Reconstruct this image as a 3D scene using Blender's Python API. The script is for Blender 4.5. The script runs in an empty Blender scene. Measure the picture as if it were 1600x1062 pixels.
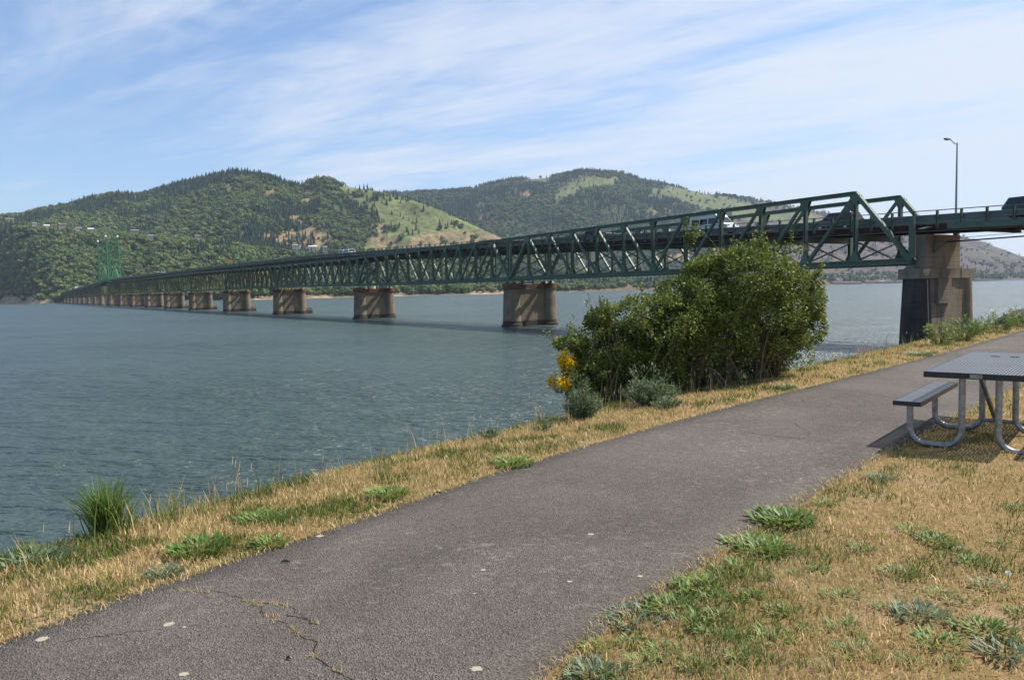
import bpy, bmesh, math, random
import numpy as np
from mathutils import Vector, Matrix, noise as mnoise
random.seed(7); rng = np.random.default_rng(7)
S = bpy.context.scene; COL = S.collection
R = math.radians

# ------------------------------------------------------------------ camera, sky, sun, exposure
F = 1200.0                                   # focal length in pixels of the 1600 px wide photograph
PITCH, ROLL = R(3.77), R(1.25)
EYE = np.array([0.0, 0.0, 6.0])
FWD = np.array([0.0, math.cos(PITCH), -math.sin(PITCH)])
_r0 = np.array([1.0, 0, 0]); _u0 = np.cross(_r0, FWD)
RGT = math.cos(ROLL)*_r0 - math.sin(ROLL)*_u0
UPV = math.sin(ROLL)*_r0 + math.cos(ROLL)*_u0
cam = bpy.data.cameras.new('camera'); cam_o = bpy.data.objects.new('camera', cam); COL.objects.link(cam_o)
cam.sensor_width = 36.0; cam.lens = 36.0*F/1600.0; cam.clip_start = 0.05; cam.clip_end = 30000.0
mw = Matrix.Identity(4)
for i in range(3):
    mw[i][0], mw[i][1], mw[i][2], mw[i][3] = RGT[i], UPV[i], -FWD[i], EYE[i]
cam_o.matrix_world = mw
S.camera = cam_o

SUNV = np.array([0.73, 0.24, 1.0]); SUNV /= np.linalg.norm(SUNV)       # towards the sun
SUN_EL = math.asin(SUNV[2]); SUN_AZ = math.atan2(SUNV[0], SUNV[1])
sun = bpy.data.lights.new('sun', 'SUN'); sun.energy = 4.9; sun.angle = R(0.5); sun.color = (1.0, 0.94, 0.84)
sun_o = bpy.data.objects.new('sun', sun); COL.objects.link(sun_o)
sun_o.rotation_euler = Vector(SUNV).to_track_quat('Z', 'Y').to_euler(); sun_o.location = (0, 0, 900)

W = bpy.data.worlds.new('World'); S.world = W; W.use_nodes = True
def build_world():
    nt = W.node_tree; N = nt.nodes; L = nt.links; N.clear()
    def nd(t, **k):
        n = N.new(t)
        for a, b in k.items(): setattr(n, a, b)
        return n
    def math_(op, a, b=None, c=None, clamp=False):
        n = nd('ShaderNodeMath', operation=op); n.use_clamp = clamp
        for i, v in enumerate((a, b, c)):
            if v is None: continue
            if isinstance(v, (int, float)): n.inputs[i].default_value = v
            else: L.new(v, n.inputs[i])
        return n.outputs[0]
    out = nd('ShaderNodeOutputWorld'); bg = nd('ShaderNodeBackground'); bg.inputs['Strength'].default_value = 0.095
    sky = nd('ShaderNodeTexSky', sky_type='NISHITA'); sky.sun_disc = False
    sky.sun_elevation = SUN_EL; sky.sun_rotation = SUN_AZ; sky.air_density = 1.15; sky.dust_density = 0.6; sky.ozone_density = 2.2
    tc = nd('ShaderNodeTexCoord'); sep = nd('ShaderNodeSeparateXYZ'); L.new(tc.outputs['Generated'], sep.inputs[0])
    x, y, z = sep.outputs
    zz = math_('ADD', math_('MAXIMUM', z, 0.0), 0.10)
    px = math_('DIVIDE', x, zz); py = math_('DIVIDE', y, zz)
    cmb = nd('ShaderNodeCombineXYZ'); L.new(px, cmb.inputs[0]); L.new(py, cmb.inputs[1])
    def noise_(rot, sx, sy, off, scale, detail, rough, dist):
        m = nd('ShaderNodeMapping'); m.vector_type = 'TEXTURE'; m.inputs['Rotation'].default_value = (0, 0, rot); m.inputs['Scale'].default_value = (1/sx, 1/sy, 1)
        m.inputs['Location'].default_value = off; L.new(cmb.outputs[0], m.inputs[0])
        n = nd('ShaderNodeTexNoise'); n.inputs['Scale'].default_value = scale; n.inputs['Detail'].default_value = detail
        n.inputs['Roughness'].default_value = rough; n.inputs['Distortion'].default_value = dist; L.new(m.outputs[0], n.inputs['Vector'])
        return n.outputs['Fac']
    big = noise_(R(150), 0.30, 0.72, (0.6, 5.1, 0), 1.0, 3, 0.5, 0.3)       # broad veils of cirrus
    mid = noise_(R(146), 0.38, 1.15, (8.4, 3.3, 0), 1.5, 7, 0.58, 0.7)
    fine = noise_(R(154), 0.9, 2.8, (0.3, 5.2, 0), 3.0, 8, 0.62, 0.9)
    # more veil towards the sun's side of the sky and low over the horizon
    east = math_('MULTIPLY', math_('ADD', math_('MULTIPLY', x, 0.8), math_('MULTIPLY', y, 0.2)), 0.34)
    low = math_('MULTIPLY', math_('POWER', math_('SUBTRACT', 1.0, math_('MAXIMUM', z, 0.0)), 9.0), 0.13)
    cov = math_('ADD', math_('ADD', math_('MULTIPLY', big, 1.0), math_('MULTIPLY', mid, 0.85)), math_('MULTIPLY', fine, 0.38))
    cov = math_('ADD', math_('ADD', cov, east), low)
    mr = nd('ShaderNodeMapRange'); mr.interpolation_type = 'SMOOTHSTEP'; L.new(cov, mr.inputs[0])
    mr.inputs[1].default_value = 0.95; mr.inputs[2].default_value = 1.42; mr.inputs[3].default_value = 0.05; mr.inputs[4].default_value = 0.92
    mix = nd('ShaderNodeMix', data_type='RGBA'); L.new(mr.outputs[0], mix.inputs['Factor'])
    tint = nd('ShaderNodeMix', data_type='RGBA', blend_type='MULTIPLY'); tint.inputs['Factor'].default_value = 1.0; L.new(sky.outputs[0], tint.inputs['A']); tint.inputs['B'].default_value = (0.80, 0.95, 1.14, 1)
    L.new(tint.outputs['Result'], mix.inputs['A']); mix.inputs['B'].default_value = (5.7, 6.1, 6.75, 1)
    L.new(mix.outputs['Result'], bg.inputs['Color']); L.new(bg.outputs[0], out.inputs[0])
build_world()
S.view_settings.view_transform = 'Standard'; S.view_settings.look = 'None'
S.view_settings.exposure = 0.60; S.view_settings.gamma = 1.0; S.view_settings.use_curve_mapping = False
S.cycles.max_bounces = 6; S.cycles.transparent_max_bounces = 8; S.cycles.volume_bounces = 0
S.cycles.use_denoising = True

# ------------------------------------------------------------------ helpers
def ray(x, y): return FWD + RGT*(x-800)/F - UPV*(y-531)/F
def at(x, y, z):                              # the point at height z that the photograph shows at pixel (x, y)
    d = ray(x, y); return EYE + d*((z-EYE[2])/d[2])
def at_dist(x, y, r):                         # the point at horizontal distance r seen at pixel (x, y)
    d = ray(x, y); return EYE + d*(r/math.hypot(d[0], d[1]))
def at_y(x, y, Y):
    d = ray(x, y); return EYE + d*(Y/d[1])
def pix(P):
    P = np.asarray(P, float); d = P-EYE; z = d@FWD
    return 800+F*(d@RGT)/z, 531-F*(d@UPV)/z

def mat(name, color=(0.5, 0.5, 0.5), rough=0.8, metal=0.0, spec=0.3):
    m = bpy.data.materials.new(name); m.use_nodes = True
    b = m.node_tree.nodes['Principled BSDF']
    b.inputs['Base Color'].default_value = (*color, 1); b.inputs['Roughness'].default_value = rough
    b.inputs['Metallic'].default_value = metal; b.inputs['Specular IOR Level'].default_value = spec
    return m
class NT:
    def __init__(s, m): s.t = m.node_tree; s.b = s.t.nodes['Principled BSDF']
    def n(s, ty, **k):
        o = s.t.nodes.new(ty)
        for a, b in k.items():
            if a in ('inp',):
                for kk, v in b.items(): o.inputs[kk].default_value = v
            else: setattr(o, a, b)
        return o
    def l(s, a, b): s.t.links.new(a, b)
    def coord(s, kind='Object', scale=(1, 1, 1), rot=(0, 0, 0)):
        c = s.n('ShaderNodeTexCoord'); m = s.n('ShaderNodeMapping'); m.inputs['Scale'].default_value = scale; m.inputs['Rotation'].default_value = rot
        s.l(c.outputs[kind], m.inputs[0]); return m.outputs[0]
    def noise(s, vec, scale, detail=4, rough=0.55, dist=0):
        o = s.n('ShaderNodeTexNoise', inp={'Scale': scale, 'Detail': detail, 'Roughness': rough, 'Distortion': dist})
        if vec is not None: s.l(vec, o.inputs['Vector'])
        return o.outputs['Fac']
    def ramp(s, fac, stops):
        o = s.n('ShaderNodeValToRGB'); e = o.color_ramp.elements
        while len(e) < len(stops): e.new(0.5)
        for el, (p, c) in zip(e, stops): el.position = p; el.color = (*c, 1) if len(c) == 3 else c
        s.l(fac, o.inputs[0]); return o.outputs[0]
    def mix(s, f, a, b, mode='MIX'):
        o = s.n('ShaderNodeMix', data_type='RGBA', blend_type=mode)
        for k, v in (('Factor', f), ('A', a), ('B', b)):
            if isinstance(v, (int, float)): o.inputs[k].default_value = v
            elif isinstance(v, tuple): o.inputs[k].default_value = (*v, 1) if len(v) == 3 else v
            else: s.l(v, o.inputs[k])
        return o.outputs['Result']
    def math(s, op, a, b=0.0):
        o = s.n('ShaderNodeMath', operation=op)
        for i, v in enumerate((a, b)):
            if isinstance(v, (int, float)): o.inputs[i].default_value = v
            else: s.l(v, o.inputs[i])
        return o.outputs[0]
    def mapr(s, v, a, b, c=0.0, d=1.0):
        o = s.n('ShaderNodeMapRange', inp={1: a, 2: b, 3: c, 4: d}); s.l(v, o.inputs[0]); return o.outputs[0]
    def bump(s, h, strength, dist=0.1):
        o = s.n('ShaderNodeBump', inp={'Strength': strength, 'Distance': dist}); s.l(h, o.inputs['Height']); s.l(o.outputs[0], s.b.inputs['Normal']); return o
    def color(s, c): s.l(c, s.b.inputs['Base Color'])

def tag(o, label=None, cat=None, group=None, kind=None):
    for k, v in (('label', label), ('category', cat), ('group', group), ('kind', kind)):
        if v: o[k] = v
    return o
ROOT = {}
def thing(name, label, cat, loc=(0, 0, 0), group=None):
    o = bpy.data.objects.new(name, None); COL.objects.link(o); o.location = Vector(loc); o.empty_display_size = 0.2
    ROOT[o.name] = np.array(loc, float)
    return tag(o, label, cat, group)

class MB:
    """collects shapes of one mesh"""
    def __init__(s): s.v = []; s.f = []; s.mi = []; s.m = 0
    def add(s, vs, fs):
        o = len(s.v); s.v.extend([tuple(map(float, v)) for v in vs]); s.f.extend([tuple(i+o for i in f) for f in fs]); s.mi.extend([s.m]*len(fs))
    def frame(s, a, b, up):
        a = np.array(a, float); b = np.array(b, float); t = b-a; t /= max(np.linalg.norm(t), 1e-9)
        up = np.array(up, float); r = np.cross(t, up)
        if np.linalg.norm(r) < 1e-6: r = np.cross(t, [1, 0.01, 0])
        r /= np.linalg.norm(r); u = np.cross(r, t); return a, b, r, u
    def beam(s, a, b, w, h, up=(0, 0, 1)):
        a, b, r, u = s.frame(a, b, up); vs = []
        for p in (a, b):
            for i, j in ((-1, -1), (1, -1), (1, 1), (-1, 1)): vs.append(p+r*(w/2*i)+u*(h/2*j))
        s.add(vs, [(3, 2, 1, 0), (4, 5, 6, 7), (0, 1, 5, 4), (1, 2, 6, 5), (2, 3, 7, 6), (3, 0, 4, 7)])
    def ibeam(s, a, b, w, h, t, up=(0, 0, 1)):     # two flanges and a web
        a, b, r, u = s.frame(a, b, up)
        s.beam(a+u*(h/2-t/2), b+u*(h/2-t/2), w, t, u); s.beam(a-u*(h/2-t/2), b-u*(h/2-t/2), w, t, u)
        s.beam(a, b, t, h-2*t, u)
    def box(s, c, size, rz=0.0):
        c = np.array(c, float); hx, hy, hz = np.array(size)/2; cs, sn = math.cos(rz), math.sin(rz); vs = []
        for z in (-hz, hz):
            for x, y in ((-hx, -hy), (hx, -hy), (hx, hy), (-hx, hy)): vs.append(c+np.array([x*cs-y*sn, x*sn+y*cs, z]))
        s.add(vs, [(3, 2, 1, 0), (4, 5, 6, 7), (0, 1, 5, 4), (1, 2, 6, 5), (2, 3, 7, 6), (3, 0, 4, 7)])
    def tube(s, pts, rad, seg=8, cap=True):
        pts = [np.array(p, float) for p in pts]; n = len(pts)
        rad = rad if hasattr(rad, '__len__') else [rad]*n
        vs = []; prev = None
        for i, p in enumerate(pts):
            t = pts[min(i+1, n-1)]-pts[max(i-1, 0)]; t /= max(np.linalg.norm(t), 1e-9)
            if prev is None:
                r = np.cross(t, [0, 0, 1.0]); r = r if np.linalg.norm(r) > 1e-3 else np.cross(t, [1.0, 0, 0])
            else: r = prev-t*(prev@t)
            r /= np.linalg.norm(r); prev = r; u = np.cross(t, r)
            for k in range(seg):
                a = 2*math.pi*k/seg; vs.append(p+(r*math.cos(a)+u*math.sin(a))*rad[i])
        fs = [(i*seg+k, i*seg+(k+1) % seg, (i+1)*seg+(k+1) % seg, (i+1)*seg+k) for i in range(n-1) for k in range(seg)]
        if cap: fs += [tuple(range(seg-1, -1, -1)), tuple((n-1)*seg+k for k in range(seg))]
        s.add(vs, fs)
    def lathe(s, c, prof, seg=20, a0=0.0):          # prof: list of (radius, z)
        vs = []; n = len(prof)
        for r, z in prof:
            for k in range(seg):
                a = a0+2*math.pi*k/seg; vs.append((c[0]+r*math.cos(a), c[1]+r*math.sin(a), c[2]+z))
        fs = [(i*seg+k, i*seg+(k+1) % seg, (i+1)*seg+(k+1) % seg, (i+1)*seg+k) for i in range(n-1) for k in range(seg)]
        fs += [tuple(range(seg-1, -1, -1)), tuple((n-1)*seg+k for k in range(seg))]
        s.add(vs, fs)
    def hexa(s, base, top):                          # two quads joined
        s.add(list(base)+list(top), [(3, 2, 1, 0), (4, 5, 6, 7), (0, 1, 5, 4), (1, 2, 6, 5), (2, 3, 7, 6), (3, 0, 4, 7)])
    def prism(s, poly, thick):                       # planar polygon (3D points) extruded both ways by the vector thick/2
        poly = [np.array(p, float) for p in poly]; th = np.array(thick, float)/2; n = len(poly)
        s.add([p-th for p in poly]+[p+th for p in poly], [tuple(range(n-1, -1, -1)), tuple(range(n, 2*n))]+[(i, (i+1) % n, n+(i+1) % n, n+i) for i in range(n)])
    def build(s, name, m, parent=None, smooth=False, fix=False):
        root = parent
        while root is not None and root.parent is not None: root = root.parent
        off = ROOT.get(root.name, np.zeros(3)) if root is not None else np.zeros(3)
        me = bpy.data.meshes.new(name); me.from_pydata([tuple(np.array(v)-off) for v in s.v], [], s.f)
        ms = m if isinstance(m, (list, tuple)) else [m]
        for q in ms: me.materials.append(q)
        if len(ms) > 1: me.polygons.foreach_set('material_index', s.mi)
        if fix:
            bm = bmesh.new(); bm.from_mesh(me); bmesh.ops.recalc_face_normals(bm, faces=bm.faces); bm.to_mesh(me); bm.free()
        if smooth:
            me.polygons.foreach_set('use_smooth', [True]*len(me.polygons))
            if hasattr(me, 'set_sharp_from_angle'): me.set_sharp_from_angle(angle=R(40))
        me.update()
        o = bpy.data.objects.new(name, me); COL.objects.link(o)
        if parent is not None: o.parent = parent
        return o
def np_mesh(name, V, Fc, m, nside, col=None, parent=None, smooth=False):
    """V (n,3), Fc (k,nside) -> object, col (n,3) as point colour 'col'"""
    off = ROOT.get(parent.name, np.zeros(3)) if parent is not None else np.zeros(3)
    me = bpy.data.meshes.new(name); me.vertices.add(len(V)); me.vertices.foreach_set('co', (V-off).astype(np.float32).ravel())
    me.loops.add(Fc.size); me.loops.foreach_set('vertex_index', Fc.astype(np.int32).ravel())
    me.polygons.add(len(Fc)); me.polygons.foreach_set('loop_start', np.arange(0, Fc.size, nside, dtype=np.int32))
    try: me.polygons.foreach_set('loop_total', np.full(len(Fc), nside, dtype=np.int32))
    except Exception: pass
    if smooth: me.polygons.foreach_set('use_smooth', np.ones(len(Fc), bool))
    if col is not None:
        a = me.color_attributes.new('col', 'FLOAT_COLOR', 'POINT')
        c = np.ones((len(V), 4), np.float32); c[:, :3] = col; a.data.foreach_set('color', c.ravel())
    for q in (m if isinstance(m, (list, tuple)) else [m]): me.materials.append(q)
    me.update(); me.validate()
    o = bpy.data.objects.new(name, me); COL.objects.link(o)
    if parent is not None: o.parent = parent
    return o
def vnoise(P, scale, octaves=3, seed=0.0):
    return np.array([mnoise.fractal(Vector((p[0]*scale+seed, p[1]*scale-seed, p[2]*scale if len(p) > 2 else 0.0)), 0.9, 2.1, octaves) for p in P])
def lerp_tab(x, tab):
    xs, ys = zip(*tab); return np.interp(x, xs, ys)
def copy_thing(root, loc, rz=0.0, label=None, scale=1.0):
    r = root.copy(); COL.objects.link(r); r.location = loc; r.rotation_euler = (0, 0, rz); r.scale = (scale,)*3 if not hasattr(scale, '__len__') else scale
    if label: r['label'] = label
    for ch in root.children:
        c = ch.copy(); COL.objects.link(c); c.parent = r
        for g in ch.children:
            d = g.copy(); COL.objects.link(d); d.parent = c
    return r

# ------------------------------------------------------------------ materials
def m_vcol(name, rough=0.9, spec=0.1, nscale=None, amt=0.25, translucent=False):
    m = mat(name, rough=rough, spec=spec); t = NT(m)
    a = t.n('ShaderNodeVertexColor', layer_name='col').outputs[0]
    if nscale:
        f = t.noise(t.coord(), nscale, 5, 0.6); k = t.mapr(f, 0.25, 0.75, 1-amt, 1+amt)
        a = t.mix(1.0, a, k, 'MULTIPLY')
    t.color(a)
    if translucent:
        tr = t.n('ShaderNodeBsdfTranslucent'); t.l(a, tr.inputs[0]); ms = t.n('ShaderNodeMixShader', inp={0: 0.35})
        t.l(t.b.outputs[0], ms.inputs[1]); t.l(tr.outputs[0], ms.inputs[2]); t.l(ms.outputs[0], t.t.nodes['Material Output'].inputs[0])
    return m
M = {}
def m_steel(name='green_paint', c0=(0.060, 0.098, 0.068), c1=(0.104, 0.152, 0.114), r0=0.55, r1=0.66):
    m = mat(name, rough=0.55, spec=0.35); t = NT(m); v = t.coord()
    base = t.ramp(t.noise(v, 0.35, 4, 0.6), [(0.3, c0), (0.7, c1)])
    rust = t.mapr(t.noise(v, 1.6, 8, 0.7), r0, r1)
    t.color(t.mix(t.math('MULTIPLY', rust, 0.65), base, (0.10, 0.055, 0.03))); t.bump(t.noise(v, 9, 3), 0.15, 0.02)
    return m
M['steel'] = m_steel()
M['rusty_sunlit_steel'] = m_steel('rusty_sunlit_green_paint', (0.070, 0.090, 0.046), (0.100, 0.125, 0.064), 0.46, 0.62)
M['rusty_sunlit_steel'] = m_steel('rusty_sunlit_green_paint', (0.070, 0.090, 0.046), (0.100, 0.125, 0.064), 0.46, 0.62)  # rust, plus sunlight on the inner members painted into the olive base
def m_concrete(name, c0, c1, dark, algae=True, boards=True):
    m = mat(name, rough=0.9, spec=0.2); t = NT(m); v = t.coord()
    base = t.ramp(t.noise(v, 0.55, 6, 0.62), [(0.3, c0), (0.7, c1)])
    st = t.mapr(t.noise(t.coord(scale=(1.4, 1.4, 0.16)), 1.0, 8, 0.75, 0.4), 0.48, 0.68)     # run-off streaks
    base = t.mix(t.math('MULTIPLY', st, 0.62), base, dark)
    geo = t.n('ShaderNodeNewGeometry'); sp = t.n('ShaderNodeSeparateXYZ'); t.l(geo.outputs['Position'], sp.inputs[0])
    if algae:                                                                           # tide line
        wob = t.math('ADD', sp.outputs[2], t.math('MULTIPLY', t.noise(v, 0.8, 4), 0.5))
        base = t.mix(t.mapr(wob, 1.25, 1.05, 0, 0.85), base, (0.035, 0.030, 0.022))
    h = t.noise(v, 7, 6, 0.65)
    if boards:
        w = t.n('ShaderNodeTexWave', bands_direction='Z', inp={'Scale': 0.62, 'Distortion': 0.15}); t.l(v, w.inputs[0])
        ln = t.mapr(w.outputs['Fac'], 0.0, 0.03, 0.0, 1.0)
        h = t.math('ADD', h, t.math('MULTIPLY', ln, 0.5)); base = t.mix(t.math('MULTIPLY', t.math('SUBTRACT', 1.0, ln), 0.2), base, dark)
    t.color(base); t.bump(h, 0.5, 0.05); return m
M['concrete'] = m_concrete('weathered_concrete', (0.150, 0.120, 0.086), (0.245, 0.202, 0.146), (0.050, 0.036, 0.027))
M['concrete_shore'] = m_concrete('grey_concrete', (0.17, 0.14, 0.105), (0.27, 0.225, 0.17), (0.055, 0.046, 0.036), algae=False)
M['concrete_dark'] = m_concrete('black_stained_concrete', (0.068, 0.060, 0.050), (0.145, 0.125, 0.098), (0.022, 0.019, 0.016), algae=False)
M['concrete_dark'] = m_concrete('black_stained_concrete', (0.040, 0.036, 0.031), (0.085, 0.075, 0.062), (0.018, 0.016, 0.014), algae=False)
M['cap'] = m_concrete('rusty_concrete', (0.105, 0.055, 0.036), (0.16, 0.090, 0.058), (0.04, 0.022, 0.016), algae=False, boards=False)
def m_noise(name, c0, c1, scale, rough=0.8, metal=0.0, spec=0.3, bump=0.0, bscale=None, detail=5):
    m = mat(name, rough=rough, metal=metal, spec=spec); t = NT(m); v = t.coord()
    t.color(t.ramp(t.noise(v, scale, detail, 0.6), [(0.3, c0), (0.7, c1)]))
    if bump: t.bump(t.noise(v, bscale or scale*3, 4), bump, 0.02)
    return m
M['deck'] = m_noise('rusted_stringer', (0.035, 0.016, 0.012), (0.070, 0.030, 0.020), 0.8, 0.9)
M['guard'] = m_noise('dull_galvanised_rail', (0.10, 0.125, 0.115), (0.17, 0.19, 0.18), 0.7, 0.55, 0.3)
M['galv'] = m_noise('galvanised_tube', (0.20, 0.21, 0.215), (0.40, 0.41, 0.42), 16, 0.42, 0.75, bump=0.12, bscale=40)
M['lamp'] = m_noise('lamp_pole_paint', (0.16, 0.21, 0.19), (0.24, 0.29, 0.27), 1.0, 0.5, 0.2)
M['black'] = m_noise('black_coating', (0.012, 0.013, 0.016), (0.022, 0.023, 0.027), 20, 0.38, 0.0, 0.5)
M['slat'] = m_noise('coated_slat_sky_sheen', (0.095, 0.102, 0.112), (0.135, 0.142, 0.152), 6, 0.30, 0.0, 0.6, bump=0.05, bscale=60)  # black coating made lighter grey-blue: the sky's reflection put into its colour
M['tyre'] = m_noise('tyre_rubber', (0.012, 0.012, 0.012), (0.022, 0.022, 0.022), 10, 0.9)
M['glass'] = m_noise('dark_window_glass', (0.010, 0.013, 0.016), (0.020, 0.025, 0.030), 1, 0.06, 0, 0.6)
M['white_paint'] = m_noise('white_vehicle_paint', (0.72, 0.73, 0.74), (0.80, 0.80, 0.80), 1.5, 0.28, 0, 0.5)
M['dark_paint'] = m_noise('dark_vehicle_paint', (0.012, 0.015, 0.024), (0.020, 0.024, 0.034), 1.5, 0.22, 0, 0.6)
M['maroon_paint'] = m_noise('maroon_vehicle_paint', (0.050, 0.014, 0.012), (0.075, 0.022, 0.018), 1.5, 0.25, 0, 0.6)
M['chrome'] = m_noise('bright_metal', (0.5, 0.5, 0.5), (0.6, 0.6, 0.6), 4, 0.25, 0.9)
M['yellow_sign'] = m_noise('yellow_sign_sheet', (0.72, 0.36, 0.02), (0.80, 0.42, 0.03), 3, 0.5)
M['house_white'] = m_noise('pale_siding', (0.42, 0.40, 0.36), (0.54, 0.52, 0.47), 0.6)
M['house_tan'] = m_noise('tan_siding', (0.34, 0.27, 0.19), (0.44, 0.35, 0.26), 0.6)
M['roof_grey'] = m_noise('grey_roofing', (0.13, 0.13, 0.14), (0.22, 0.22, 0.23), 0.7)
M['roof_brown'] = m_noise('brown_roofing', (0.15, 0.075, 0.055), (0.24, 0.13, 0.09), 0.7)
M['roof_white'] = m_noise('white_metal_roofing', (0.46, 0.47, 0.48), (0.58, 0.59, 0.60), 0.7)
M['rock'] = m_noise('basalt_rock', (0.045, 0.042, 0.040), (0.12, 0.11, 0.10), 2.2, 0.9, bump=0.6, bscale=6)
M['bark'] = m_noise('grey_brown_bark', (0.10, 0.075, 0.055), (0.24, 0.19, 0.15), 14, 0.9, bump=0.4, bscale=40)
M['leaf'] = m_vcol('leaf', 0.5, 0.35, translucent=True)
M['grass'] = m_vcol('grass_blade', 0.7, 0.15, translucent=True)
M['petal'] = m_vcol('petal', 0.6, 0.2, translucent=True)

# ------------------------------------------------------------------ river
def make_water():
    m = mat('river_water', (0.03, 0.06, 0.06), 0.24, 0, 0.5); t = NT(m); t.b.inputs['IOR'].default_value = 1.333
    v = t.coord()
    t.color(t.ramp(t.noise(t.coord(scale=(0.4, 1, 1)), 0.012, 4, 0.5), [(0.3, (0.050, 0.076, 0.075)), (0.7, (0.066, 0.097, 0.092))]))
    rot = R(-14)
    a = t.noise(t.coord(scale=(0.42, 1.0, 1), rot=(0, 0, rot)), 0.16, 3, 0.5, 0.0)
    b = t.noise(t.coord(scale=(0.36, 1.0, 1), rot=(0, 0, rot+0.12)), 0.85, 4, 0.55, 0.0)
    c = t.noise(t.coord(scale=(0.42, 1.0, 1), rot=(0, 0, rot-0.15)), 3.6, 3, 0.55, 0.0)
    gust = t.mapr(t.noise(t.coord(scale=(0.35, 1, 1), rot=(0, 0, rot)), 0.03, 4, 0.6), 0.35, 0.65, 0.55, 1.35)
    h = t.math('ADD', t.math('ADD', t.math('MULTIPLY', a, 0.8), t.math('MULTIPLY', b, 1.05)), t.math('MULTIPLY', c, 0.30))
    t.bump(t.math('MULTIPLY', h, gust), 1.0, 1.25)
    V = np.array([(-5500, -2500, 0), (5500, -2500, 0), (5500, 6500, 0), (-5500, 6500, 0)], float)
    o = np_mesh('river_water', V, np.array([[0, 1, 2, 3]]), m, 4); tag(o, kind='structure')
make_water()

# ------------------------------------------------------------------ haze of the river air
def make_haze():
    m = bpy.data.materials.new('haze'); m.use_nodes = True; nt = m.node_tree; nt.nodes.clear(); o = nt.nodes.new('ShaderNodeOutputMaterial')
    v = nt.nodes.new('ShaderNodeVolumePrincipled'); v.inputs['Color'].default_value = (0.62, 0.76, 1.0, 1); v.inputs['Density'].default_value = HAZE; v.inputs['Anisotropy'].default_value = 0.1
    nt.links.new(v.outputs[0], o.inputs['Volume'])
    mb = MB(); mb.box((0, 2000, 448.5), (11400, 9600, 903)); ob = mb.build('haze', m); tag(ob, kind='stuff', label='thin bluish haze over river and hills', cat='haze')
HAZE = 6.0e-5
make_haze()

# ------------------------------------------------------------------ path, verge, bank
LEFT = np.array([(-6.2, -40), (-5.0, -10), (-3.9, -1.0), (-3.1, 2.0), (-2.51, 3.55), (-2.30, 3.92), (-1.98, 4.32), (-1.63, 4.71), (-1.33, 5.12), (-0.98, 5.62), (-0.55, 6.24),
                 (0.28, 7.29), (1.42, 8.59), (3.01, 10.3), (4.5, 11.8), (7.41, 14.78), (10.6, 18.1), (16.13, 24.14), (30, 38.5), (60, 70), (200, 215), (800, 830)], float)
RIGHT = np.array([(-2.8, -40), (-2.0, -10), (-1.2, -1.0), (-0.55, 1.6), (0.01, 3.09), (0.4, 3.6), (0.98, 4.24), (1.68, 5.15), (2.47, 6.02), (3.33, 6.98), (5.36, 9.13),
                  (8.6, 12.5), (12.6, 16.5), (18.2, 22.4), (32, 36.6), (62, 68), (202, 213), (802, 828)], float)
def arc(poly, step):
    d = np.r_[0, np.cumsum(np.linalg.norm(np.diff(poly, axis=0), axis=1))]; n = int(d[-1]/step); s = np.linspace(0, d[-1], n)
    P = np.c_[np.interp(s, d, poly[:, 0]), np.interp(s, d, poly[:, 1])]
    return P
def smooth_poly(poly, step=0.25, k=9, lim=110):
    P = arc(poly, step); P = P[:int(lim/step)]
    Q = np.pad(P, ((k, k), (0, 0)), mode='edge'); Q[:k] = P[0]+(P[0]-P[1:k+1][::-1]); Q[-k:] = P[-1]+(P[-1]-P[-k-1:-1][::-1])
    ker = np.ones(2*k+1)/(2*k+1)
    return np.c_[np.convolve(Q[:, 0], ker, 'valid'), np.convolve(Q[:, 1], ker, 'valid')]
LS = smooth_poly(LEFT, k=3); RS = smooth_poly(RIGHT, k=3)
def signed(XY, poly):
    """distance to the polyline, positive on its left (river) side"""
    XY = np.atleast_2d(XY); out = np.full(len(XY), 1e9); sg = np.ones(len(XY)); A = poly[:-1]; B = poly[1:]; D = B-A; L2 = (D**2).sum(1)
    for i0 in range(0, len(XY), 4000):
        X = XY[i0:i0+4000, None, :]; t = np.clip(((X-A)*D).sum(2)/L2, 0, 1); q = X-(A+t[..., None]*D); d2 = (q**2).sum(2); j = d2.argmin(1)
        ii = np.arange(len(j)); cr = D[j, 0]*q[ii, j, 1]-D[j, 1]*q[ii, j, 0]
        out[i0:i0+4000] = np.sqrt(d2[ii, j]); sg[i0:i0+4000] = np.sign(cr)
    return out*sg
LX = np.vstack([LEFT[:1]+(LEFT[:1]-LEFT[1:2])*20, LS[::4], LEFT[-2:]]); RX = np.vstack([RIGHT[:1]+(RIGHT[:1]-RIGHT[1:2])*20, RS[::4], RIGHT[-2:]])
PATH_Z = 4.38
def bank_z(q):
    return np.interp(q, [-0.15, 0.0, 0.3, 1.65, 2.3, 9.0, 14.0, 60], [4.352, 4.362, 4.385, 4.25, 3.90, -0.35, -1.6, -2.0])
def ground_z(XY):
    XY = np.atleast_2d(np.asarray(XY, float)); ql = signed(XY, LX); qr = -signed(XY, RX)
    z = np.where(ql > -0.15, bank_z(ql), np.where(qr > -0.15, np.interp(qr, [-0.15, 0, 0.4, 3, 30, 400], [4.352, 4.360, 4.385, 4.39, 4.9, 14]), 4.35))
    far = np.clip((np.hypot(XY[:, 0], XY[:, 1])-30)/40, 0, 1)
    k = 0.02+0.25*far*np.clip(np.maximum(ql, qr)/3, 0, 1)
    n = np.sin(XY[:, 0]*1.7+np.sin(XY[:, 1]*1.3)*1.4)*np.sin(XY[:, 1]*2.1+0.7)
    return z+np.where((ql > 0.05) | (qr > 0.05), n*k, 0)
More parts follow.
